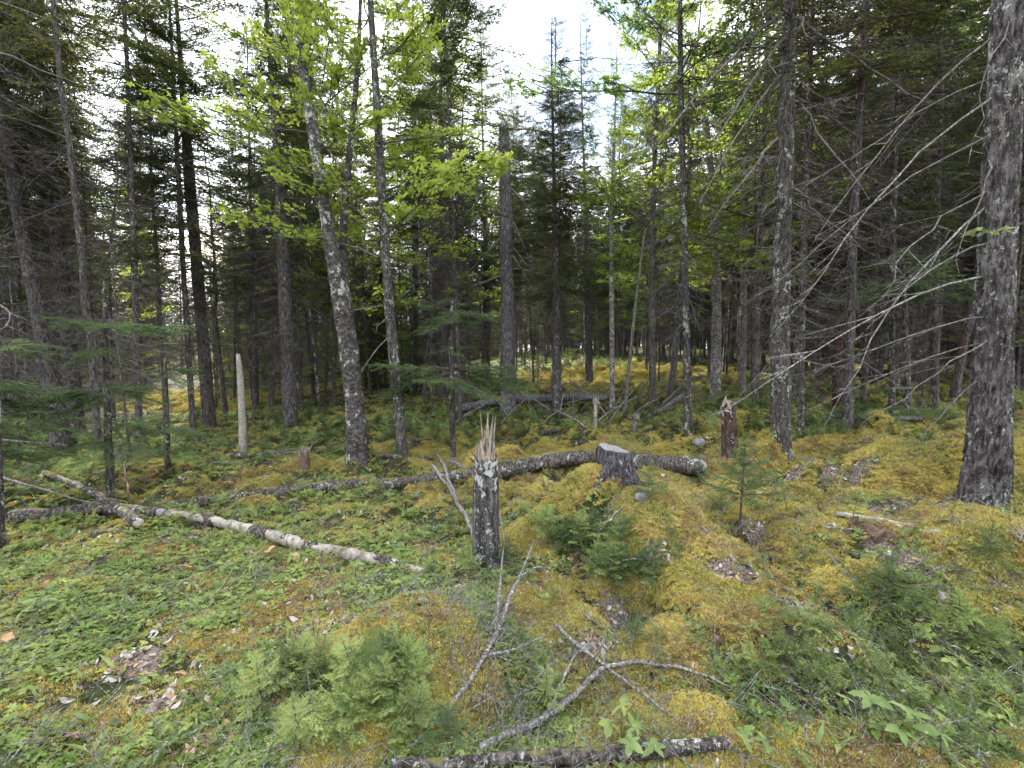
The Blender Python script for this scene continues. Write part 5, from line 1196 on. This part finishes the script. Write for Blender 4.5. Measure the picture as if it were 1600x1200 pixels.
# herbs
xy = polar(190000, 1.3, 16, 54, rp_); m = mossf(xy[:, 0], xy[:, 1]); f = field('firs', xy[:, 0], xy[:, 1]); l = field('litter', xy[:, 0], xy[:, 1])
cl = sstep(-.35, .25, fbm(xy[:, 0]*3, xy[:, 1]*3, o=3, s=71)); rmf = field('redmoss', xy[:, 0], xy[:, 1]); bare = sstep(-.12, .22, fbm(xy[:, 0]*2.1+30, xy[:, 1]*2.1, o=3, s=73)); pr = (1-sstep(.1, .55, m))*(1-.8*l)*(.12+.88*cl)*(1-.8*rmf)*(1-.85*bare); pr = np.maximum(pr, .02)*(1-.6*f)
k = rp_.uniform(0, 1, len(xy)) < pr; xy = xy[k]; P, E = settle(xy); n = len(P); E[:, :2] += rp_.normal(0, .22, (n, 2)); dist = np.hypot(xy[:, 0], xy[:, 1])
zone = fbm(xy[:, 0]*1.5, xy[:, 1]*1.5, o=2, s=81); ii = np.clip(((zone+.5)*9+rp_.normal(0, 1.8, n)).astype(int), 0, 8)
scatter('herb_carpet', P, E, rp_.uniform(.3, .72, n)*(.78+.085*dist), [ii], [HERB]); print('herbs', n)
# low fir and yew like sprays
def spray_proto(seed, mat, cnt=5):
    r = np.random.default_rng(seed); B = Buf()
    for k in range(cnt):
        v, t, m = FINE_S[int(r.integers(4))]; M = rotz(r.uniform(0, 6.28))@roty(-R_(r.uniform(5, 50))); B.add((v*r.uniform(.07, .13))@M.T, t); B.m[-1] = m
    return bmesh_of('fir_spray', B, [M_twig, mat], False)
FSP = proto_col('fir_spray', [spray_proto(1, M_firg), spray_proto(2, M_seed), spray_proto(3, M_firg)])
xy = polar(9000, 1.3, 22, 54, rp_); f = field('firs', xy[:, 0], xy[:, 1]); pr = np.maximum(f*1.1, .05+.35*sstep(7, 10, xy[:, 1])*sstep(-.1, .3, fbm(xy[:, 0]*.8, xy[:, 1]*.8, o=2, s=91)))
k = rp_.uniform(0, 1, len(xy)) < pr; xy = xy[k]; P, E = settle(xy); n = len(P); dist = np.hypot(xy[:, 0], xy[:, 1])
scatter('fir_ground_cover', P, E, rp_.uniform(.6, 1.2, n)*(.8+.12*dist), [rp_.integers(0, 3, n)], [FSP]); print('fir cover', n)
# ferns and low green undergrowth further off
def fern_proto(seed, mat):
    r = np.random.default_rng(seed); B = Buf()
    for k in range(7):
        a = rotz(k*.9+r.uniform(-.2, .2)); L_ = r.uniform(.3, .5); u = np.linspace(0, 1, 9); c = np.stack([u*L_*.8, u*0, L_*(.75*u-.55*u**2)], 1)
        for i in range(1, 9):
            for s in (-1, 1):
                l = .13*L_/.4*(1-u[i]*.8); v = np.array([c[i]-[.013, 0, 0], c[i]+[.013, 0, 0], c[i]+[.02, s*l, -.02]]); B.add(v@a.T, [[0, 1, 2]])
    return bmesh_of('fern', B, mat, False)
UNDER = proto_col('undergrowth', [fern_proto(1, M_herb), fern_proto(2, M_broad), spray_proto(21, M_fir, 8), spray_proto(22, M_needle, 8), fern_proto(3, M_herb2)])
xy = polar(14000, 7.3, 48, 56, rp_); cl = sstep(-.1, .35, fbm(xy[:, 0]*.45, xy[:, 1]*.45, o=3, s=95)); k = rp_.uniform(0, 1, len(xy)) < .12+.6*cl+.35*sstep(1, 3, xy[:, 0])*sstep(7.5, 9, xy[:, 1])-.8*field('sun_glade', xy[:, 0], xy[:, 1]); xy = xy[k]; P, E = settle(xy); n = len(P); ii = rp_.integers(0, 5, n)
sc = rp_.uniform(.5, 1.1, n)*np.where((ii == 2) | (ii == 3), 3.2, .85)*(.7+.018*xy[:, 1]); scatter('undergrowth', P, E, sc, [ii], [UNDER]); print('under', n)
# dry leaves and fine litter
def dry_proto(seed, mat, s=.022):
    r = np.random.default_rng(seed); k = 8; an = np.arange(k)*2*math.pi/k; rr = s*(.7+.3*r.uniform(0, 1, k)); ph_ = r.uniform(0, 3); v = np.stack([rr*np.cos(an)*(1.1+.5*np.abs(np.cos(an))**3), rr*np.sin(an)*r.uniform(.5, .9), s*r.uniform(.2, .7)*np.sin(an+ph_)**2+r.normal(0, .10*s, k)], 1)
    v = np.concatenate([v, [[0, 0, 0]]]); return mesh_from('dry_leaf', v, [[i, (i+1) % k, k] for i in range(k)], mat)
DRY = proto_col('dry_leaf', [dry_proto(i, M_dry) for i in range(5)]+[dry_proto(9, M_brown), dry_proto(10, M_yleaf, .016)])
xy = polar(75000, 1.3, 12, 54, rp_); l = np.maximum(field('litter', xy[:, 0], xy[:, 1]), .55*crev(xy[:, 0], xy[:, 1])); cl = sstep(.05, .5, fbm(xy[:, 0]*3.3+4, xy[:, 1]*3.3, o=3, s=97)); k = rp_.uniform(0, 1, len(xy)) < np.maximum(l*.85, .05+.16*cl); xy = xy[k]; P, E = settle(xy, -.008); n = len(P)
E[:, :2] += rp_.normal(0, .5, (n, 2)); dist = np.hypot(xy[:, 0], xy[:, 1]); scatter('leaf_litter', P, E, rp_.uniform(.4, .95, n)*(.85+.08*dist), [np.minimum((rp_.uniform(0, 1, n)**1.1*7.2).astype(int), 6)], [DRY]); print('dry', n)
def twiglet(seed):
    r = np.random.default_rng(seed); B = Buf(); m = 5; a = r.normal(0, .03, (m, 3))*[1, 1, .2]; d = norm(r.normal(0, 1, (m, 3))*[1, 1, .25]); l = r.uniform(.04, .14, m)[:, None]; b = a+d*l; c = b+norm(d+r.normal(0, .4, (m, 3))*[1, 1, .4])*l*.7
    v, t = segs(np.concatenate([a, b]), np.concatenate([b, c]), .0016, .001); B.add(v, t); return bmesh_of('twig_litter', B, M_stick)
TW = proto_col('twig_litter', [twiglet(i) for i in range(5)])
xy = polar(16000, 1.3, 16, 54, rp_); hol = np.exp(-(((xy[:, 0]-flat(790, 1050)[0])/.22)**2+((xy[:, 1]-flat(790, 1050)[1])/.3)**2)); k = rp_.uniform(0, 1, len(xy)) < .22+hol; xy = xy[k]; P, E = settle(xy, -.012); n = len(P); E[:, :2] += rp_.normal(0, .3, (n, 2))
scatter('twig_litter', P, E, rp_.uniform(.5, 1.4, n)*(.8+.07*np.hypot(xy[:, 0], xy[:, 1])), [rp_.integers(0, 5, n)], [TW])
